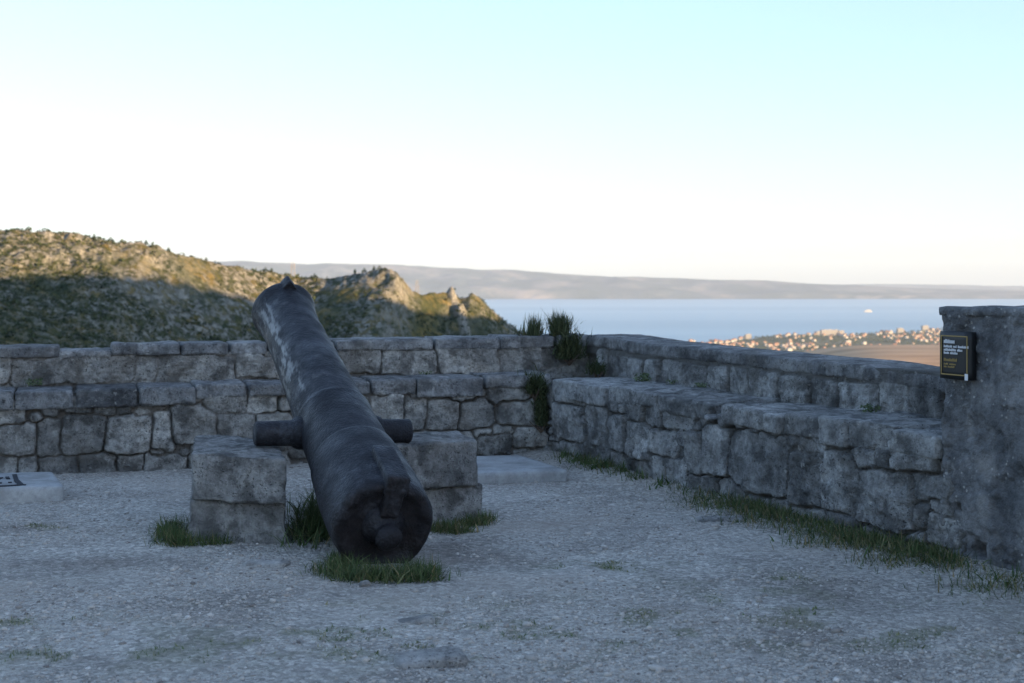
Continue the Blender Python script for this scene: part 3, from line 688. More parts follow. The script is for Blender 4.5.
strk = np.maximum(strk, .18 * sstep(.3, .45, fbm(V * 11, 407, 5, .65)) * sstep(-.2, .2, side) * sstep(-.4, .3, ta))
ring = (np.exp(-((ta - .085) / .008) ** 2) * .5 + np.exp(-((ta + .48) / .008) ** 2) * .3) * (.5 + .5 * fbm(V * 9, 406, 3))
mk('barrel', V, Fq, M['iron'], can, col=np.stack([rust, np.clip(strk * .9 + ring, 0, 1), 0 * rust], -1))
# foresight: a small wedge cast on top of the muzzle swell
fs = PC + AX * 1.775 + up_ * .222 + rt_ * .012
V, Fc = rbox(fs, [AX, rt_, up_], [.12, .15, .085], .006, .012, .003, 14, 433)
k_ = ((V - fs) @ up_) / .085 + .5
V = V - rt_ * (((V - fs) @ rt_) * np.clip(k_, 0, 1) * .9)[:, None]
mk('foresight', V, Fc, M['iron'], can, col=np.tile([.1, 0, 0], (len(V), 1)))
# trunnions
TX = np.array([hd[1], -hd[0], -.02]); TX /= np.linalg.norm(TX)
for s in (-1, 1):
    o = PC - np.array([0, 0, .03])
    rx = .452 if s > 0 else .492
    pr = [(.15, .10), (.235, .098), (.262, .088), (.272, .076), (.40, .0735), (rx - .014, .0735), (rx - .004, .068), (rx, .06), (rx - .002, 0)]
    V, Fq, _ = lathe(o, TX * s, pr, 40)
    mk('trunnion', V + .002 * np.stack([fbm(V * 12 + k, 410 + k, 3) for k in range(3)], -1), Fq, M['iron'], can, col=np.tile([.15, 0, 0], (len(V), 1)))
# cascabel knob
o = PC + AX * (-1.165)
V, Fq, _ = lathe(o, -AX, [(-.02, .12), (.02, .10), (.034, .078), (.05, .06), (.062, .058), (.075, .064), (.09, .07), (.11, .071), (.128, .064), (.142, .048), (.15, .028), (.152, 0)], 48)
mk('cascabel', V + .009 * np.stack([fbm(V * 11 + k, 420 + k, 4) for k in range(3)], -1), Fq, M['iron'], can, col=np.tile([.6, 0, 0], (len(V), 1)))
# raised block on top of the breech
ang = math.radians(9); ub = up_ * math.cos(ang) + np.cross(AX, up_) * -math.sin(ang) * (1 if np.cross(AX, up_)[0] < 0 else -1)
wb = np.cross(AX, ub); cb = PC + AX * (-1.02) + ub * .258
V, Fc = rbox(cb, [AX, wb, ub], [.37, .125, .115], .012, .016, .004, 14, 430)
rc = PC + AX * (-1.165) + ub * .165
V2, Fc2 = rbox(rc, [AX, wb, ub], [.09, .10, .19], .02, .016, .02, 9, 431)
mk('breech_rib', V2, Fc2, M['iron'], can, col=np.tile([.9, 0, 0], (len(V2), 1)))
mk('vent_block', V, Fc, M['iron'], can, col=np.stack([sstep(.14, .175, -(V - cb) @ AX), 0 * V[:, 0], 0 * V[:, 0]], -1))

def quad_block(name, quad, z0, z1, label, seed, tilt=(0, 0, 0, 0), mat='block', tint=.55, top=0.3):
    """quad: front-left, front-right, back-right, back-left (x, y); tilt: added to the top z of each corner"""
    q = np.array(quad, float); cor = []
    for i in (0, 1):            # left / right
        for j in (0, 1):        # front / back
            k = [[0, 3], [1, 2]][i][j]
            for z in (0, 1): cor.append([*q[k], z0 if z == 0 else z1 + tilt[k]])
    d = [np.linalg.norm(q[1] - q[0]), np.linalg.norm(q[3] - q[0]), z1 - z0]
    e0 = (q[1] - q[0]) / d[0]; e1 = (q[3] - q[0]) / d[1]
    V, Fc = rbox((0, 0, 0), [[*e0, 0], [*e1, 0], [0, 0, 1]], d, .012, .010, .020, 8, seed, corners=np.array(cor), chip=.03)
    t = np.clip(tint + .22 * fbm(V * 3, seed, 4), 0, 1)
    o = mk(name, V, Fc, M[mat], base=(*q.mean(0), z0), col=np.stack([t, 0 * t, 0 * t], -1))
    return props(o, label, 'stone block', 'stone blocks propping the cannon')
quad_block('support_block', [(-1.835, 8.11), (-1.265, 7.96), (-1.46, 8.78), (-1.99, 8.88)], -.06, .236, 'lower stone block of the stack under the left trunnion', 501, tint=.62)
quad_block('support_block', [(-1.81, 8.05), (-1.25, 7.88), (-1.46, 8.74), (-1.975, 8.84)], .242, .508, 'upper stone block of the left stack, directly under the left trunnion', 502, tilt=(0, -.012, 0, .02), tint=.5)
quad_block('support_block', [(-.82, 8.52), (-.19, 8.84), (-.33, 9.36), (-1.0, 9.0)], -.06, .212, 'lower stone block of the right stack, half hidden by the breech', 503, tint=.62)
quad_block('support_block', [(-.84, 8.36), (-.212, 8.80), (-.36, 9.33), (-.98, 8.95)], .218, .50, 'upper stone block of the right stack, under the right trunnion', 504, tilt=(0, 0, -.0, .02), tint=.5)

# ------------------------------------------------------------------ grass, broom and weeds
def blades(n, pos, hmin, hmax, w, lean, seed, tint=(.0, .75), curl=.5):
    """pos(g, n) -> (n,3) roots"""
    g = np.random.default_rng(seed); P = pos(g, n); n = len(P)
    h = g.uniform(hmin, hmax, n); th = g.random(n) * 6.283; ln = lean * g.random(n) ** .7
    d = np.stack([np.cos(th) * ln, np.sin(th) * ln, np.sqrt(np.maximum(.12, 1 - ln ** 2))], -1)
    dr = np.stack([np.cos(th), np.sin(th), 0 * th], -1)
    ph_ = g.random(n) * 6.283; sd = np.stack([np.cos(ph_), np.sin(ph_), 0 * ph_], -1) * (w * g.uniform(.5, 1.2, n) * (1 + 1.4 * (g.random(n) > .88)))[:, None]
    m1 = P + d * (h * .45)[:, None]; tip = P + d * h[:, None] + dr * (h * curl * ln * .6)[:, None] - np.array([0, 0, 1]) * (h * curl * ln * .35)[:, None]
    V = np.stack([P - sd, P + sd, m1 - sd * .75, m1 + sd * .75, tip], 1).reshape(-1, 3)
    k = 5 * np.arange(n)[:, None]
    t = np.clip(tint[0] + (tint[1] - tint[0]) * g.random(n) + .25 * (g.random(n) > .9), 0, 1)
    return V, [k + np.array([[0, 1, 3, 2]]), k + np.array([[2, 3, 4]])], np.repeat(np.stack([t, 0 * t, 0 * t], -1), 5, 0)
def gauss_pos(pts):
    def f(g, n):
        w = np.array([p[3] for p in pts], float); w /= w.sum(); k = g.choice(len(pts), n, p=w)
        p = np.array([[q[0], q[1], q[2], q[4] if len(q) > 4 else q[2]] for q in pts])[k]
        x = p[:, 0] + p[:, 2] * g.normal(0, .5, n); y = p[:, 1] + p[:, 3] * g.normal(0, .5, n)
        ok = inside_terrace(x, y); x, y = x[ok], y[ok]
        return np.stack([x, y, ground_h(x, y) - .004], -1)
    return f
def grass(name, label, pts, n, hmin, hmax, w=.0032, lean=.8, seed=1, mat='grass', tint=(0, .75)):
    V, Fs, col = blades(n, gauss_pos(pts), hmin, hmax, w, lean, seed, tint)
    return props(mk(name, V, Fs, M[mat], col=col, smooth=False), label, 'grass', kind='stuff')
grass('grass', 'dark green grass growing round the cannon breech', [(-.87, 7.26, .14, 2, .16), (-.66, 7.10, .2, 3.5, .12), (-.47, 7.22, .11, 2, .14), (-.9, 7.42, .08, 1, .12), (-.75, 7.06, .16, 1, .06), (-.44, 7.08, .1, .8, .07)], 3600, .02, .125, w=.0024, lean=.97, seed=3, tint=(0, .9))
grass('grass', 'green grass between the two stone supports under the barrel', [(-1.14, 8.25, .14, 2, .4), (-1.12, 8.8, .2, 3, .5), (-1.1, 9.25, .26, 2, .35)], 2600, .06, .24, lean=.9, seed=4, tint=(0, .85))
grass('grass', 'grass tuft at the outer foot of the left support', [(-1.97, 8.22, .08, 2, .2), (-1.87, 8.02, .07, 1, .06), (-2.04, 8.5, .08, 1, .2), (-1.7, 7.98, .14, .6, .05)], 2200, .015, .12, w=.0023, lean=1.0, seed=5, tint=(0, .9))
grass('grass', 'grass along the foot of the right support block', [(-.40, 8.46, .13, 2, .08), (-.25, 8.64, .09, 1.4, .08), (-.16, 8.78, .06, .7, .12), (-.33, 8.36, .12, .6, .05)], 2200, .015, .10, w=.0023, lean=1.0, seed=6, tint=(.1, 1.0))
pts = []
for t in np.linspace(2.35, 6.6, 26):
    p = Cn + U2 * t + N2 * (.11 + .05 * math.sin(t * 5)); k = .12 + .8 * (math.sin(t * 4.3 + .6) * .5 + .5) ** 2 + .55 * (t > 3.2) * (t < 5.2)
    pts.append((p[0], p[1], .17 + .06 * math.sin(t * 7), k, .2))
pts += [(Cn + U2 * t + N2 * d).tolist() + [.3, .5, .2] for t, d in ((3.5, .25), (4.3, .3), (4.9, .27), (5.6, .25))]
grass('grass', 'strip of grass along the foot of the right wall and pier', pts, 13000, .012, .10, w=.0024, lean=1.0, seed=7, tint=(0, 1))
pts = [((Cn + U2 * t + N2 * .06)[0], (Cn + U2 * t + N2 * .06)[1], .12, w, .12) for t, w in ((.5, .5), (.75, 1), (.95, .8), (1.2, 1.1), (1.45, .8), (1.75, .5), (2.1, .5))]
grass('grass', 'sparse weedy grass at the wall foot near the corner', pts, 1100, .03, .12, seed=8, tint=(.1, .9))
mp = [(x, y, r * 1.0, r, r * .42) for x, y, r in MOSS]
def moss_pos(g, n):
    P = gauss_pos(mp)(g, n); k = moss_m(P[:, 0], P[:, 1]) > .25 + .5 * g.random(len(P)); return P[k]
V, Fs, col = blades(15000, moss_pos, .006, .030, .0024, .98, 9, (.05, 1.0))
props(mk('grass', V, Fs, M['dryturf'], col=col, smooth=False), 'thin short turf in patches on the foreground gravel', 'grass', kind='stuff')

def broom(name, label, root, n, h, spread, seed, lean=.75, droop=0.0, w=.004, flat=None):
    """rush-like broom shrub: fine stems fanning from a woody root, each stem branching"""
    g = np.random.default_rng(seed); root = np.array(root, float)
    def pos(gg, m):
        p = root + np.stack([gg.normal(0, spread[0], m), gg.normal(0, spread[1], m), np.abs(gg.normal(0, spread[2], m))], -1)
        return p
    V, Fs, col = blades(n, pos, h * .45, h, w, lean, seed, (0, .9), droop)
    t = thing(name, root, label, 'shrub')
    mk('stems', V, Fs, M['broom'], t, col=col, smooth=False)
    parts = [tube(root - [0, 0, .05], root + [g.normal(0, .05), g.normal(0, .05), h * .4], .009, .003, 6) for _ in range(6)]
    V, Fs = join(parts); mk('woody_base', V, Fs, M['bark'], t)
def on_cap(px, d): return P3(O1p, U1, N1, on_wall(O1p, U1, px, 335)[0], d, .975)
broom('broom_shrub', 'dark rounded broom bush on top of the wall corner', on_cap(563, .1), 800, .23, (.035, .05, .03), 601, .66, w=.003)
broom('broom_shrub', 'small pointed broom bush on the coping left of the rounded one', on_cap(540, .15), 260, .21, (.035, .04, .02), 602, .35, w=.003)
broom('broom_shrub', 'low wispy sprigs on the coping at the far left of the corner bushes', on_cap(533, .2), 60, .12, (.04, .04, .01), 603, .4, w=.003)
q = P3(O1p, U1, N1, on_wall(O1p, U1, 563, 335)[0], -.08, .78)
broom('broom_shrub', 'dark shrub hanging down the inner corner of the parapet', q + np.array([.03, .03, 0]), 1500, .13, (.055, .03, .10), 604, .8, .9, w=.0035)
broom('broom_shrub', 'brownish shrub on the ledge beside the hanging corner shrub', P3(O2p, U2, N2, -.08, -.06, .66), 350, .10, (.045, .03, .04), 605, .8, .5, w=.0035)
broom('broom_shrub', 'dark shrub growing from the bench edge down the inner corner', P3(Cn, U1, N1, .10, -.04, .52), 900, .13, (.045, .02, .06), 606, .85, .9, w=.0035)
broom('broom_shrub', 'thin dark plant in the joint at the foot of the corner', P3(Cn, U1, N1, .05, -.05, .25), 900, .10, (.022, .025, .13), 607, .8, .9, w=.0035)

def weed(label, p, r, n, seed):
    g = np.random.default_rng(seed); V, Fq = [], []
    for k in range(n):
        th = g.random() * 6.28; d = r * g.random() ** .5; c = np.array(p) + [d * math.cos(th), d * math.sin(th), g.random() * r * .7]
        s = r * g.uniform(.1, .22); a = g.normal(size=3); a /= np.linalg.norm(a); b = np.cross(a, g.normal(size=3)); b /= np.linalg.norm(b)
        V += [c - a * s, c + b * s * .5, c + a * s, c - b * s * .5]; Fq.append([4 * k, 4 * k + 1, 4 * k + 2, 4 * k + 3])
    t = np.repeat(g.random(n), 4)
    o = mk('ledge_plant', np.array(V), np.array(Fq), M['weed'], base=p, col=np.stack([t, 0 * t, 0 * t], -1), smooth=False)
    props(o, label, 'plant')
for px, off, r, n, lab in ((650, .05, .09, 160, 'low green plant on the right ledge nearest the corner'), (678, .04, .06, 90, 'second low green plant along the right ledge from the corner'),
                           (709, .05, .07, 110, 'pale leafy plant on the ledge above the collapsed slabs'), (878, .05, .07, 120, 'pale green plant on the ledge close to the pier')):
    a, _ = on_wall(O2p, U2, px, 390); weed(lab, P3(O2p, U2, N2, a, -off, BH), r, n, px)
a, _ = on_wall(O1p, U1, 34, 390); weed('green tuft on the bench of the back wall at far left', P3(O1p, U1, N1, a, -.05, .655), .07, 120, 34)
a, _ = on_wall(O1p, U1, 424, 380); weed('green tuft on the bench of the back wall right of the muzzle', P3(O1p, U1, N1, a, -.05, .655), .06, 100, 35)

# ------------------------------------------------------------------ far land
crest = [(-420, 215, 480), (-200, 221, 500), (-100, 224, 505), (0, 229, 510), (60, 231.5, 515), (110, 239, 520), (150, 244, 525), (200, 259, 545), (250, 269, 565), (300, 277, 585), (330, 278, 580), (345, 275, 576), (370, 272, 570), (390, 271.5, 566), (398, 274, 565), (404, 281, 566), (411, 291, 570), (425, 293.5, 580), (445, 292, 598), (452, 290, 602), (459, 299, 604), (465, 297, 605), (471, 293, 606), (479, 297, 608), (490, 308, 610), (500, 317, 612), (520, 332, 616), (545, 346, 622), (600, 380, 640), (760, 520, 680)]
cx = np.array([(p - HX) / F * y for p, _, y in crest]); cy = np.array([y for *_, y in crest]); cz = np.array([CAMZ + (HY - q) / F * y for _, q, y in crest])
def base_h(x, y):
    r = np.hypot(x, y)
    return np.interp(r, [0, 15, 160, 700, 2500, 4200, 9000], [-6, -6, -120, -180, -255, -280, -284])
def hill_h(x, y, detail=True):
    yc = np.interp(x, cx, cy); w = st3(x, y); d = y - yc
    kw = sstep(3, 30, np.abs(d)); zc = np.interp(x + kw * (11 * fbm(w / 24, 698, 3) + 5 * fbm(w / 8, 699, 3) - .10 * d), cx, cz)
    near = np.maximum(-d, 0); far = np.maximum(d, 0)
    h = zc - .46 * near - .0004 * near ** 2 - .25 * far - .002 * far ** 2
    k = sstep(0, 45, np.abs(d))
    if detail:
        h = h + k * 5.0 * fbm(w / 45, 701, 3) + (.25 + .75 * k) * 1.5 * fbm(w / 13, 702, 4)
        crag = np.exp(-((x + 48) / 13) ** 2 - (d / 26) ** 2) + .4 * np.exp(-((x + 17) / 7) ** 2 - (d / 14) ** 2) + .75 * np.exp(-((x + 158) / 45) ** 2 - ((d + 18) / 26) ** 2)
        h = h + crag * (3.6 * (ridged(w / 6.5, 703, 5) - .72) * 2) + .5 * fbm(w / 4, 704, 4)
        h = h + 1.1 * sstep(.05, .4, fbm(w / 9, 705, 3)) * (ridged(w / 3.2, 706, 4) - .5) + .35 * fbm(w / 1.7, 707, 3)
    dd, along = spine_d(x, y)
    h = h + 3.3 * (.55 + .45 * sstep(0, .2, along)) * sstep(3.0, .8, dd + (.5 * fbm(w / 2.2, 708, 3) if detail else 0)) * (along > -.02) * (along < 1.3) * (1 + (.28 * fbm(w / 3.1, 709, 3) if detail else 0))
    return h
SP0, SP1 = np.array([-25.4, 601.5]), np.array([-11.4, 552.])
def spine_d(x, y):
    u = SP1 - SP0; L = np.linalg.norm(u); u = u / L
    a = (x - SP0[0]) * u[0] + (y - SP0[1]) * u[1]; d = np.abs((x - SP0[0]) * -u[1] + (y - SP0[1]) * u[0])
    return d, a / L
def grid_obj(name, xs, ys, h, mat, colf=None, **kw):
    X, Y = np.meshgrid(xs, ys, indexing='ij'); Z = h(X, Y)
    col = colf(X, Y, Z) if colf else None
    o = mk(name, np.stack([X, Y, Z], -1).reshape(-1, 3), grid_faces(len(xs), len(ys)), mat, col=col, **kw)
    o['kind'] = 'structure'; return o
def hill_col(X, Y, Z):
    yc = np.interp(X, cx, cy); d = Y - yc; w = st3(X, Y)
    rockm = np.exp(-((X + 48) / 12) ** 2 - (d / 15) ** 2) * 1.1 + np.exp(-((X + 17) / 6) ** 2 - (d / 9) ** 2) + .8 * np.exp(-((X + 158) / 40) ** 2 - ((d + 22) / 24) ** 2)
    dd, al = spine_d(X, Y); sp_ = sstep(3.4, 1.6, dd) * (al > -.05) * (al < 1.3)
    rockm = np.clip(sp_ + rockm * sstep(-.02, .22, fbm(w / 4, 711, 5, .6)), 0, 1)
    green = np.clip(np.exp(-((X + 34) / 6.5) ** 2) * (d < 8) * 1.2, 0, 1) * (1 - np.clip(rockm * 1.3, 0, 1)) + .9 * np.exp(-((X + 12) / 13) ** 2 - ((d + 26) / 22) ** 2) * (1 - np.clip(sp_ * 1.5, 0, 1)) + .9 * np.exp(-((X + 165) / 50) ** 2 - ((d + 95) / 45) ** 2)
    return np.stack([rockm, np.clip(green, 0, 1), 0 * X], -1).reshape(-1, 3)
hx = np.concatenate([np.arange(-520, -230, 5), np.arange(-230, 40, .9), np.arange(40, 121, 4)]); hy = np.concatenate([np.arange(180, 400, 4), np.arange(400, 640, 1.1), np.arange(640, 860, 5)])
grid_obj('hills', hx, hy, hill_h, M['hill'], hill_col)

# scrub on the hill: leaf clumps spread over the slope (one mass)
def clumps(P, rad, nleaf, seed, squash=.75, leaf=.42, tint=None):
    g = np.random.default_rng(seed); n = len(P)
    d = g.normal(size=(n, nleaf, 3)); d /= np.linalg.norm(d, axis=-1, keepdims=True)
    q = P[:, None, :] + d * (rad[:, None, None] * g.random((n, nleaf, 1)) ** .5) * np.array([1, 1, squash])
    a = g.normal(size=(n, nleaf, 3)); a /= np.linalg.norm(a, axis=-1, keepdims=True)
    b = np.cross(a, g.normal(size=(n, nleaf, 3))); b /= np.linalg.norm(b, axis=-1, keepdims=True)
    s = (rad[:, None] * leaf * g.uniform(.6, 1.3, (n, nleaf)))[..., None]
    V = np.stack([q - a * s, q + b * s * .7, q + a * s, q - b * s * .7], 2).reshape(-1, 3)
    k = 4 * np.arange(n * nleaf)[:, None] + np.array([[0, 1, 2, 3]])
    t = np.clip((g.random((n, 1)) * .7 if tint is None else tint[:, None]) + .22 * (g.random((n, nleaf)) - .3), 0, 1)
    t = np.repeat(t.ravel(), 4)
    return V, k, np.stack([t, 0 * t, 0 * t], -1)
g = np.random.default_rng(5)
n = 34000; x = g.uniform(-240, 30, n); y = np.interp(x, cx, cy) - 130 * g.random(n) ** .8 + 6
den = fbm(st3(x, y) / 22, 721, 4) + .5 * fbm(st3(x, y) / 6, 722, 3) + .5 * np.exp(-((x + 190) / 55) ** 2 - ((y - 440) / 45) ** 2)
k = den + .55 * (g.random(n) - .5) > .02; x, y = x[k], y[k]
rad = .3 + .75 * g.random(len(x)) ** 1.6 + .5 * (g.random(len(x)) > .95)
P = np.stack([x, y, hill_h(x, y) + rad * .35], -1)
V, Fq, col = clumps(P, rad, 9, 6)
props(mk('scrub', V, Fq, M['scrub'], col=col, smooth=False), 'low evergreen scrub scattered over the limestone hillside', 'scrub', kind='stuff')
# taller trees that stand out on the skyline of the hill
tr0 = None
for i, (px, s) in enumerate([(28, 1.5), (94, 1.9), (111, 1.6), (146, 1.7), (152, 1.4), (168, 1.5), (206, 1.3), (265, 1.7), (271, 1.4), (315, 1.6), (355, 1.6), (364, 2.0), (374, 1.5), (380, 1.9)]):
    x = np.interp(px, [p for p, *_ in crest], cx); y = float(np.interp(x, cx, cy)); z = float(hill_h(np.array([x]), np.array([y]))[0])
    if tr0 is None:
        tr0 = thing('hill_tree', (x, y, z - .2), 'small dark bushy tree standing out on the skyline of the left hill', 'tree', 'small trees along the hill crest')
        parts = [tube((x, y, z - .5), (x + .1, y, z + .7), .12, .07, 7), tube((x + .1, y, z + .5), (x + .5, y + .2, z + 1.0), .06, .03, 5), tube((x + .1, y, z + .5), (x - .4, y - .1, z + 1.0), .06, .03, 5)]
        V, Fs = join(parts); mk('trunk', V, Fs, M['bark'], tr0)
        cp = np.array([(x, y, z + .9), (x + .75, y, z + .7), (x - .7, y, z + .65), (x + .15, y, z + 1.5), (x + .9, y + .5, z + .4), (x - .5, y - .3, z + .3)])
        V, Fq, col = clumps(cp, np.array([.85, .6, .6, .5, .5, .6]), 60, 8, .8, .2); mk('crown', V, Fq, M['pine'], tr0, col=col, smooth=False)
        tr0.scale = (s * .65,) * 3; kids = [o for o in C.objects if o.parent is tr0]
    else:
        o = tr0.copy(); C.objects.link(o); o.location = (x, y, z - .4); o.scale = (s * .6 * (1 + .2 * math.sin(i)), s * .6, s * .65); o.rotation_euler = (0, 0, i * 1.7)
        for ch in kids:
            c_ = ch.copy(); C.objects.link(c_); c_.parent = o
# lattice masts behind the hill
def mast(px, ptop, Y, label):
    x = (px - HX) / F * Y; z0 = float(hill_h(np.array([x]), np.array([Y]))[0]); z1 = CAMZ + (HY - ptop) / F * Y
    t = thing('lattice_mast', (x, Y, z0), label, 'mast')
    H = z1 - z0 + .5; parts = []
    w0, w1 = H * .075, H * .02
    for sx in (-1, 1):
        for sy in (-1, 1): parts.append(tube((x + sx * w0, Y + sy * w0, z0 - .5), (x + sx * w1, Y + sy * w1, z1), .10, .07, 5))
    for k in range(8):
        f0, f1 = k / 8, (k + 1) / 8; a, b = w0 + (w1 - w0) * f0, w0 + (w1 - w0) * f1; za, zb = z0 + H * f0 - .4, z0 + H * f1 - .5
        for s in (-1, 1):
            parts += [tube((x - a, Y + s * a, za), (x + b, Y + s * b, zb), .05, None, 4), tube((x + s * a, Y + a, za), (x + s * b, Y - b, zb), .05, None, 4)]
    V, Fs = join(parts); mk('lattice_frame', V, Fs, M['steel'], t, smooth=False)
    for q_ in [tube((x - H * .1, Y, z0 + H * f), (x + H * .1, Y, z0 + H * f), .07, .05, 5) for f in (.72, .84)] if px > 350 else [tube((x, Y, z1 - .3), (x, Y, z1 + 1.2), .06, .03, 6)]:
        mk('crossarm' if px > 350 else 'antenna', *join([q_]), M['steel'], t, smooth=False)
mast(293, 263, 640, 'thin pale mast behind the hill just right of the muzzle')
mast(417, 280, 620, 'small pale lattice mast in the saddle right of the rocky crag')

# unseen ridge added at right, crest shaped to shade the terrace and lower slope
sp = np.array([(262, 500, 17), (268, 420, 24), (268, 330, 39), (290, 230, 60), (330, 120, 74), (350, 0, 70), (350, -150, 58), (340, -330, 52)], float)
def shade_ridge_h(x, y):
    w = st3(x, y); xc = np.interp(y, sp[::-1, 1], sp[::-1, 0]); zc = np.interp(y, sp[::-1, 1], sp[::-1, 2])
    d = np.maximum(np.abs(x - xc), 1.25 * (xc - x)); end = np.maximum(0, y - 500) * 1.2 + np.maximum(0, -330 - y) * 1.0
    return zc - 1.15 * d - end + 3.0 * fbm(w / 30, 741, 4) + 2.0 * ridged(w / 9, 742, 3) - 1.5
shade_ridge = grid_obj('hills', np.arange(90, 640, 4.), np.arange(-520, 660, 4.), shade_ridge_h, M['hill'], lambda X, Y, Z: np.stack([.25 + 0 * X, 0 * X, 0 * X], -1).reshape(-1, 3))

# wide terrain down to the coast
def coast(x): return np.where(x > 800, 6450 + (x - 800) * .75, 6450 - (800 - x) * 1.0)
def land_h(x, y):
    w = st3(x, y)
    h = base_h(x, y) + sstep(300, 1500, np.hypot(x, y)) * 5 * fbm(w / 600, 751, 4)
    h = h + 20 * np.exp(-((x - 2250) / 650) ** 2 - ((y - 7300) / 600) ** 2) + 15 * np.exp(-((x - 1330) / 260) ** 2 - ((y - 6550) / 350) ** 2)
    s = y - coast(x) + 120 * fbm(w / 400, 752, 4)
    return h - 60 * sstep(-150, 150, s)
th = np.linspace(-math.pi, math.pi, 721)
rr = np.concatenate([[.5], np.geomspace(16, 11000, 190)])
T_, R_ = np.meshgrid(th, rr, indexing='ij'); X, Y = R_ * np.sin(T_), R_ * np.cos(T_)
o = mk('terrain', np.stack([X, Y, land_h(X, Y)], -1).reshape(-1, 3), grid_faces(len(th), len(rr))[:, ::-1], M['land']); o['kind'] = 'structure'
def field_h(x, y):
    w = st3(x, y)
    b = sstep(430, 1050, x - .12 * (y - 4000)) * sstep(3000, 3900, y) * sstep(4900, 4350, y) * sstep(3600, 3000, x)
    return -296 + 93 * b + 2.5 * fbm(w / 160, 761, 4) * b
grid_obj('field', np.arange(300, 3700, 25.), np.arange(2950, 5000, 20.), field_h, M['field'])
# sea
o = mk('sea', np.array([(-40000, -9000, -300), (40000, -9000, -300), (40000, 34500, -300), (-40000, 34500, -300)], float), np.array([[0, 1, 2, 3]]), M['sea'], smooth=False); o['kind'] = 'structure'
# island across the channel
ic = [(-600, 258), (150, 259), (220, 260), (300, 263), (400, 264.5), (450, 267), (520, 270), (560, 273.5), (600, 275.5), (640, 276), (700, 279), (750, 279.5), (800, 282.5), (850, 284.5), (900, 287), (950, 288.5), (1024, 290), (1300, 294), (1700, 300)]
def island_h(x, y):
    zc = np.interp(x, [(p - HX) / F * 22600 for p, _ in ic], [CAMZ + (HY - q) / F * 22600 for _, q in ic]) + 300
    w = st3(x, y); t = np.clip((y - 20350) / 2250, 0, 1)
    prof_ = np.where(y < 22600, (.25 * sstep(0, .12, t) + .75 * t ** 1.1), np.clip(1 - (y - 22600) / 5000, 0, 1))
    ero = .62 * fbm(w * np.array([1 / 800, 1 / 2200, 1]), 771, 5) + .6 * (ridged(w / 1100, 772, 4) - .6)
    return -306 + zc * prof_ * (1 + ero * (1 - sstep(.55, 1, t)) + .07 * fbm(w / 700, 773, 5))
def isl_col(X, Y, Z):
    m = 0 * X
    for px, wd in ((545, 260), (538, 160), (872, 330), (830, 220), (905, 160), (778, 200)):
        m = m + np.exp(-((X - (px - HX) / F * 20600) / wd) ** 2 - ((Z + 272) / 26) ** 2)
    m = np.clip(m * sstep(-.25, .3, fbm(st3(X, Y) / 200, 775, 3)), 0, 1) * .85
    return np.stack([m, 0 * m, 0 * m], -1).reshape(-1, 3)
grid_obj('hills', np.arange(-17500, 19000, 90.), np.concatenate([np.arange(20200, 22700, 70.), np.arange(22800, 27700, 350.)]), island_h, M['island'], isl_col)
ib = [(700, 292), (850, 284), (880, 283.6), (940, 284.2), (1000, 285.5), (1100, 286), (1400, 292)]
def far_h(x, y):
    zc = np.interp(x, [(p - HX) / F * 31000 for p, _ in ib], [CAMZ + (HY - q) / F * 31000 for _, q in ib]) + 300
    w = st3(x, y); return -306 + np.maximum(zc, 0) * np.clip(1 - np.abs(y - 31000) / 2500, 0, 1) * (1 + .08 * fbm(w / 900, 781, 4))
grid_obj('hills', np.arange(3500, 21000, 150.), np.arange(28500, 33600, 180.), far_h, M['island'], lambda X, Y, Z: np.zeros((X.size, 3)))

# ------------------------------------------------------------------ seaside town
def house_proto(name, w, d, h, wall, roofmat, kind, label, group):
    t = thing(name, (0, 0, 0), label, 'house' if name == 'house' else 'building', group)
    V, Fq = abox((0, 0, h / 2 - 2), (w, d, h + 4)); parts = [(V, Fq)]
    body = mk('walls', *join(parts), M[wall], t, smooth=False)
    if kind == 'gable':
        e = 1; V = np.array([(-w / 2 - e, -d / 2 - e, h - .2), (w / 2 + e, -d / 2 - e, h - .2), (w / 2 + e, d / 2 + e, h - .2), (-w / 2 - e, d / 2 + e, h - .2), (-w / 2 + d * .22, 0, h + d * .3), (w / 2 - d * .22, 0, h + d * .3)])
        mk('roof', V, [np.array([[0, 1, 5, 4], [2, 3, 4, 5], [3, 2, 1, 0]]), np.array([[1, 2, 5], [3, 0, 4]])], M[roofmat], t, smooth=False)
    else:
        V, Fs = join([abox((0, 0, h + .25), (w + .6, d + .6, .5)), abox((w * .15, 0, h + 1.6), (w * .2, d * .4, 2.4))]); mk('roof', V, Fs, M[roofmat], t, smooth=False)
    return t
protos = [house_proto('house', 17, 13, 9, 'w_cream', 'tile', 'gable', 'cream house with a terracotta roof in the distant seaside town', 'cream houses in the seaside town'),
          house_proto('house', 20, 14, 11, 'w_whitewash', 'tile', 'gable', 'white house with a terracotta roof in the distant seaside town', 'white tiled houses in the seaside town'),
          house_proto('house', 18, 13, 10, 'w_rose', 'tile', 'gable', 'rose pink house with a terracotta roof in the distant seaside town', 'pink houses in the seaside town'),
          house_proto('house', 22, 15, 12, 'w_whitewash', 'flat', 'flat', 'white flat-roofed house in the distant seaside town', 'flat-roofed houses in the seaside town'),
          house_proto('apartment_block', 34, 16, 26, 'w_grey', 'flat', 'flat', 'grey flat-roofed apartment block rising above the distant seaside town', 'apartment blocks in the seaside town')]
def copy_tree(o):
    r = o.copy(); C.objects.link(r)
    for ch in o.children:
        c_ = ch.copy(); C.objects.link(c_); c_.parent = r
    return r
g = random.Random(21); used = [False] * 5; placed = 0
tn = np.random.default_rng(33)
houses_xy = []
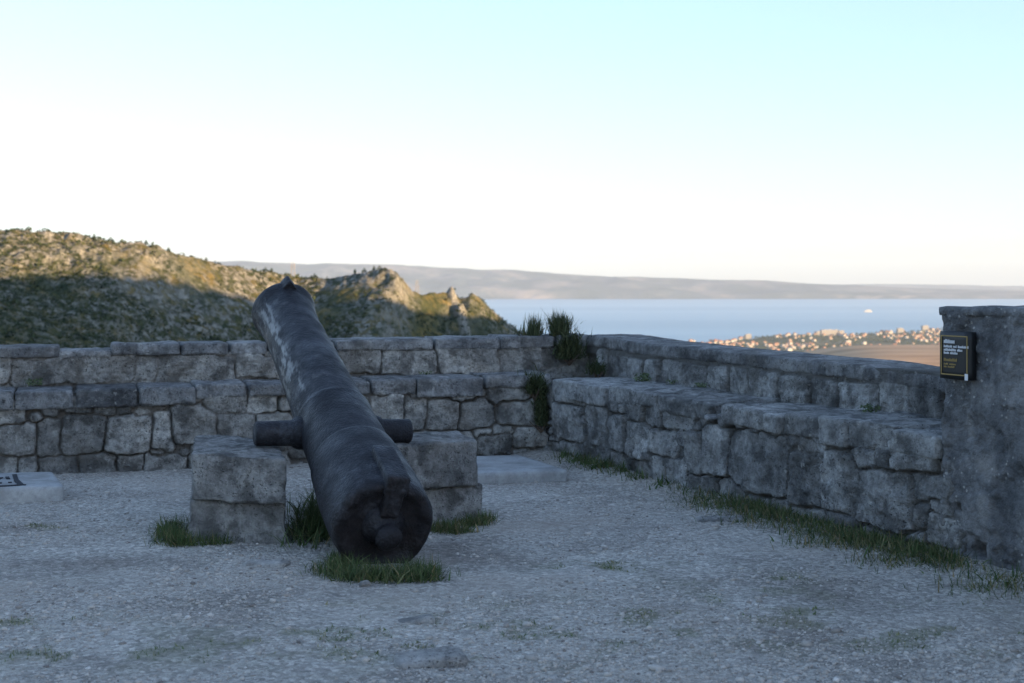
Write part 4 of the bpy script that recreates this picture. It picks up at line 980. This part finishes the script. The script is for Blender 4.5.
def put_house(k, x, y, s, rz):
    z = float(land_h(np.array([x]), np.array([y]))[0])
    if z < -297: return False
    o = protos[k] if not used[k] else copy_tree(protos[k]); used[k] = True
    o.location = (x, y, z); o.rotation_euler = (0, 0, rz); o.scale = (s, s, s); houses_xy.append((x, y)); return True
tries = 0
while placed < 262 and tries < 6000:
    tries += 1
    y = g.uniform(5250, 7500); px = g.uniform(678, 955); x = (px - HX) / F * y
    if y > coast(np.array([x]))[0] - 60: continue
    if any((x - a) ** 2 + (y - b) ** 2 < 27 ** 2 for a, b in houses_xy[-160:]): continue
    n_ = float(fbm(st3(np.array([x]), np.array([y])) / 420, 791, 2)[0])
    if n_ < -.2 and g.random() < .7: continue
    k = g.choices((0, 1, 2, 3), (4, 3, 2, 2))[0]
    if put_house(k, x, y, g.uniform(.62, 1.0), math.radians(20 + g.choice((0, 90)) + g.uniform(-14, 14))): placed += 1
for q_ in range(26):
    y = g.uniform(5700, 6420); px = g.uniform(684, 745); x = (px - HX) / F * y
    if y < coast(np.array([x]))[0] - 40: put_house(g.choice((0, 1, 2)), x, y, g.uniform(.75, 1.1), math.radians(20 + g.uniform(-15, 15)))
for px, y in ((818, 6900), (824, 6850), (829, 6900), (835, 6950), (841, 6900), (900, 7000), (925, 7150), (748, 6500)):
    put_house(4, (px - HX) / F * y, y, g.uniform(.8, 1.1), math.radians(15))
n = 6500; y = tn.uniform(4600, 7500, n); x = (tn.uniform(660, 1000, n) - HX) / F * y
k = (y < coast(x) - 20) & (fbm(st3(x, y) / 260, 792, 3) > -.15); x, y = x[k], y[k]
z = land_h(x, y); rad = tn.uniform(3, 6.5, len(x)); k = z > -297
V, Fq, col = clumps(np.stack([x, y, z + rad * .5], -1)[k], rad[k], 9, 41)
props(mk('town_trees', V, Fq, M['pine'], col=col, smooth=False), 'dark trees growing between the houses of the distant town', 'trees', kind='stuff')

# ferry far out on the water
fx, fy = (868 - HX) / F * 12600, 12600.
fr = thing('ferry', (fx, fy, -300), 'small white ferry out on the water', 'boat')
L, W = 74, 15
hp = np.array([(-L / 2, -W / 2), (L * .3, -W / 2), (L / 2, 0), (L * .3, W / 2), (-L / 2, W / 2)])
V = np.concatenate([np.column_stack([hp * [.95, .85], np.full(5, -1.)]), np.column_stack([hp, np.full(5, 7.)])]) + [fx, fy, -300]
i = np.arange(5); mk('hull', V, [np.stack([i, (i + 1) % 5, (i + 1) % 5 + 5, i + 5], -1), (i + 5)[None], i[None, ::-1]], M['hull'], fr, smooth=False)
V, Fs = join([abox((fx - 2, fy, -289), (54, 13, 8)), abox((fx + 6, fy, -282.5), (30, 11, 5)), abox((fx + 16, fy, -278.5), (8, 10, 3))]); mk('superstructure', V, Fs, M['hull'], fr, smooth=False)
mk('funnel', *join([tube((fx - 8, fy, -282), (fx - 10, fy, -271), 3, 2.2, 12)]), M['hullblue'], fr)

# ------------------------------------------------------------------ air
HZ = (0.000028, (.72, .82, .94), 0.0)
hb = bpy.data.materials.new('air_haze'); hb.use_nodes = True; nt = hb.node_tree; nt.nodes.remove(nt.nodes['Principled BSDF'])
pv = nt.nodes.new('ShaderNodeVolumePrincipled'); pv.inputs['Color'].default_value = (*HZ[1], 1); pv.inputs['Density'].default_value = HZ[0]; pv.inputs['Anisotropy'].default_value = HZ[2]
nt.links.new(pv.outputs[0], nt.nodes['Material Output'].inputs['Volume'])
V, Fq = abox((0, 12500, 0), (82000, 45000, 1)); V[:, 2] = np.where(V[:, 2] < 0, -380, 420)
props(mk('haze', V, Fq, hb, smooth=False), 'thin evening haze over the sea', 'haze', kind='stuff')

# ------------------------------------------------------------------ light, sky, camera
az, ev = math.radians(SUN_AZ), math.radians(SUN_EL)
sd = Vector((math.sin(az) * math.cos(ev), math.cos(az) * math.cos(ev), math.sin(ev)))
sl = bpy.data.lights.new('sun', 'SUN'); sl.energy = 4.8; sl.angle = math.radians(.5); sl.color = (1, .58, .20)
so = bpy.data.objects.new('sun', sl); C.objects.link(so); so.rotation_euler = sd.to_track_quat('Z', 'Y').to_euler(); so.location = (60, -60, 60)
w = bpy.data.worlds.new('World'); S.world = w; w.use_nodes = True
nt = w.node_tree; sk = nt.nodes.new('ShaderNodeTexSky'); sk.sky_type = 'NISHITA'; sk.sun_disc = False
sk.sun_elevation = ev; sk.sun_rotation = az; sk.altitude = 340; sk.air_density = 1.0; sk.dust_density = .8; sk.ozone_density = 1.0
hs = nt.nodes.new('ShaderNodeHueSaturation'); hs.inputs['Saturation'].default_value = .84; nt.links.new(sk.outputs[0], hs.inputs['Color'])
gm = nt.nodes.new('ShaderNodeGamma'); gm.inputs['Gamma'].default_value = .66; nt.links.new(hs.outputs[0], gm.inputs['Color'])      # thin high haze evens the sky out
nt.links.new(gm.outputs[0], nt.nodes['Background'].inputs[0]); nt.nodes['Background'].inputs[1].default_value = .15
cd = bpy.data.cameras.new('camera'); cam = bpy.data.objects.new('camera', cd); C.objects.link(cam); S.camera = cam
cd.sensor_width = 36; cd.lens = F / 1024 * 36; cam.location = (0, 0, CAMZ); cam.rotation_euler = (math.pi / 2, 0, 0)
cd.shift_y = -(341.5 - HY) / 1024; cd.clip_start = .1; cd.clip_end = 120000
cd.dof.use_dof = True; cd.dof.focus_distance = 8.3; cd.dof.aperture_fstop = 3.8
S.view_settings.view_transform = 'Standard'; S.view_settings.look = 'None'; S.view_settings.gamma = 1; S.view_settings.exposure = 1.8
S.view_settings.use_white_balance = True; S.view_settings.white_balance_temperature = 4980; S.view_settings.white_balance_tint = 13
S.cycles.use_denoising = True; S.cycles.max_bounces = 6; S.cycles.volume_bounces = 1; S.cycles.diffuse_bounces = 3
S.cycles.sample_clamp_indirect = 8
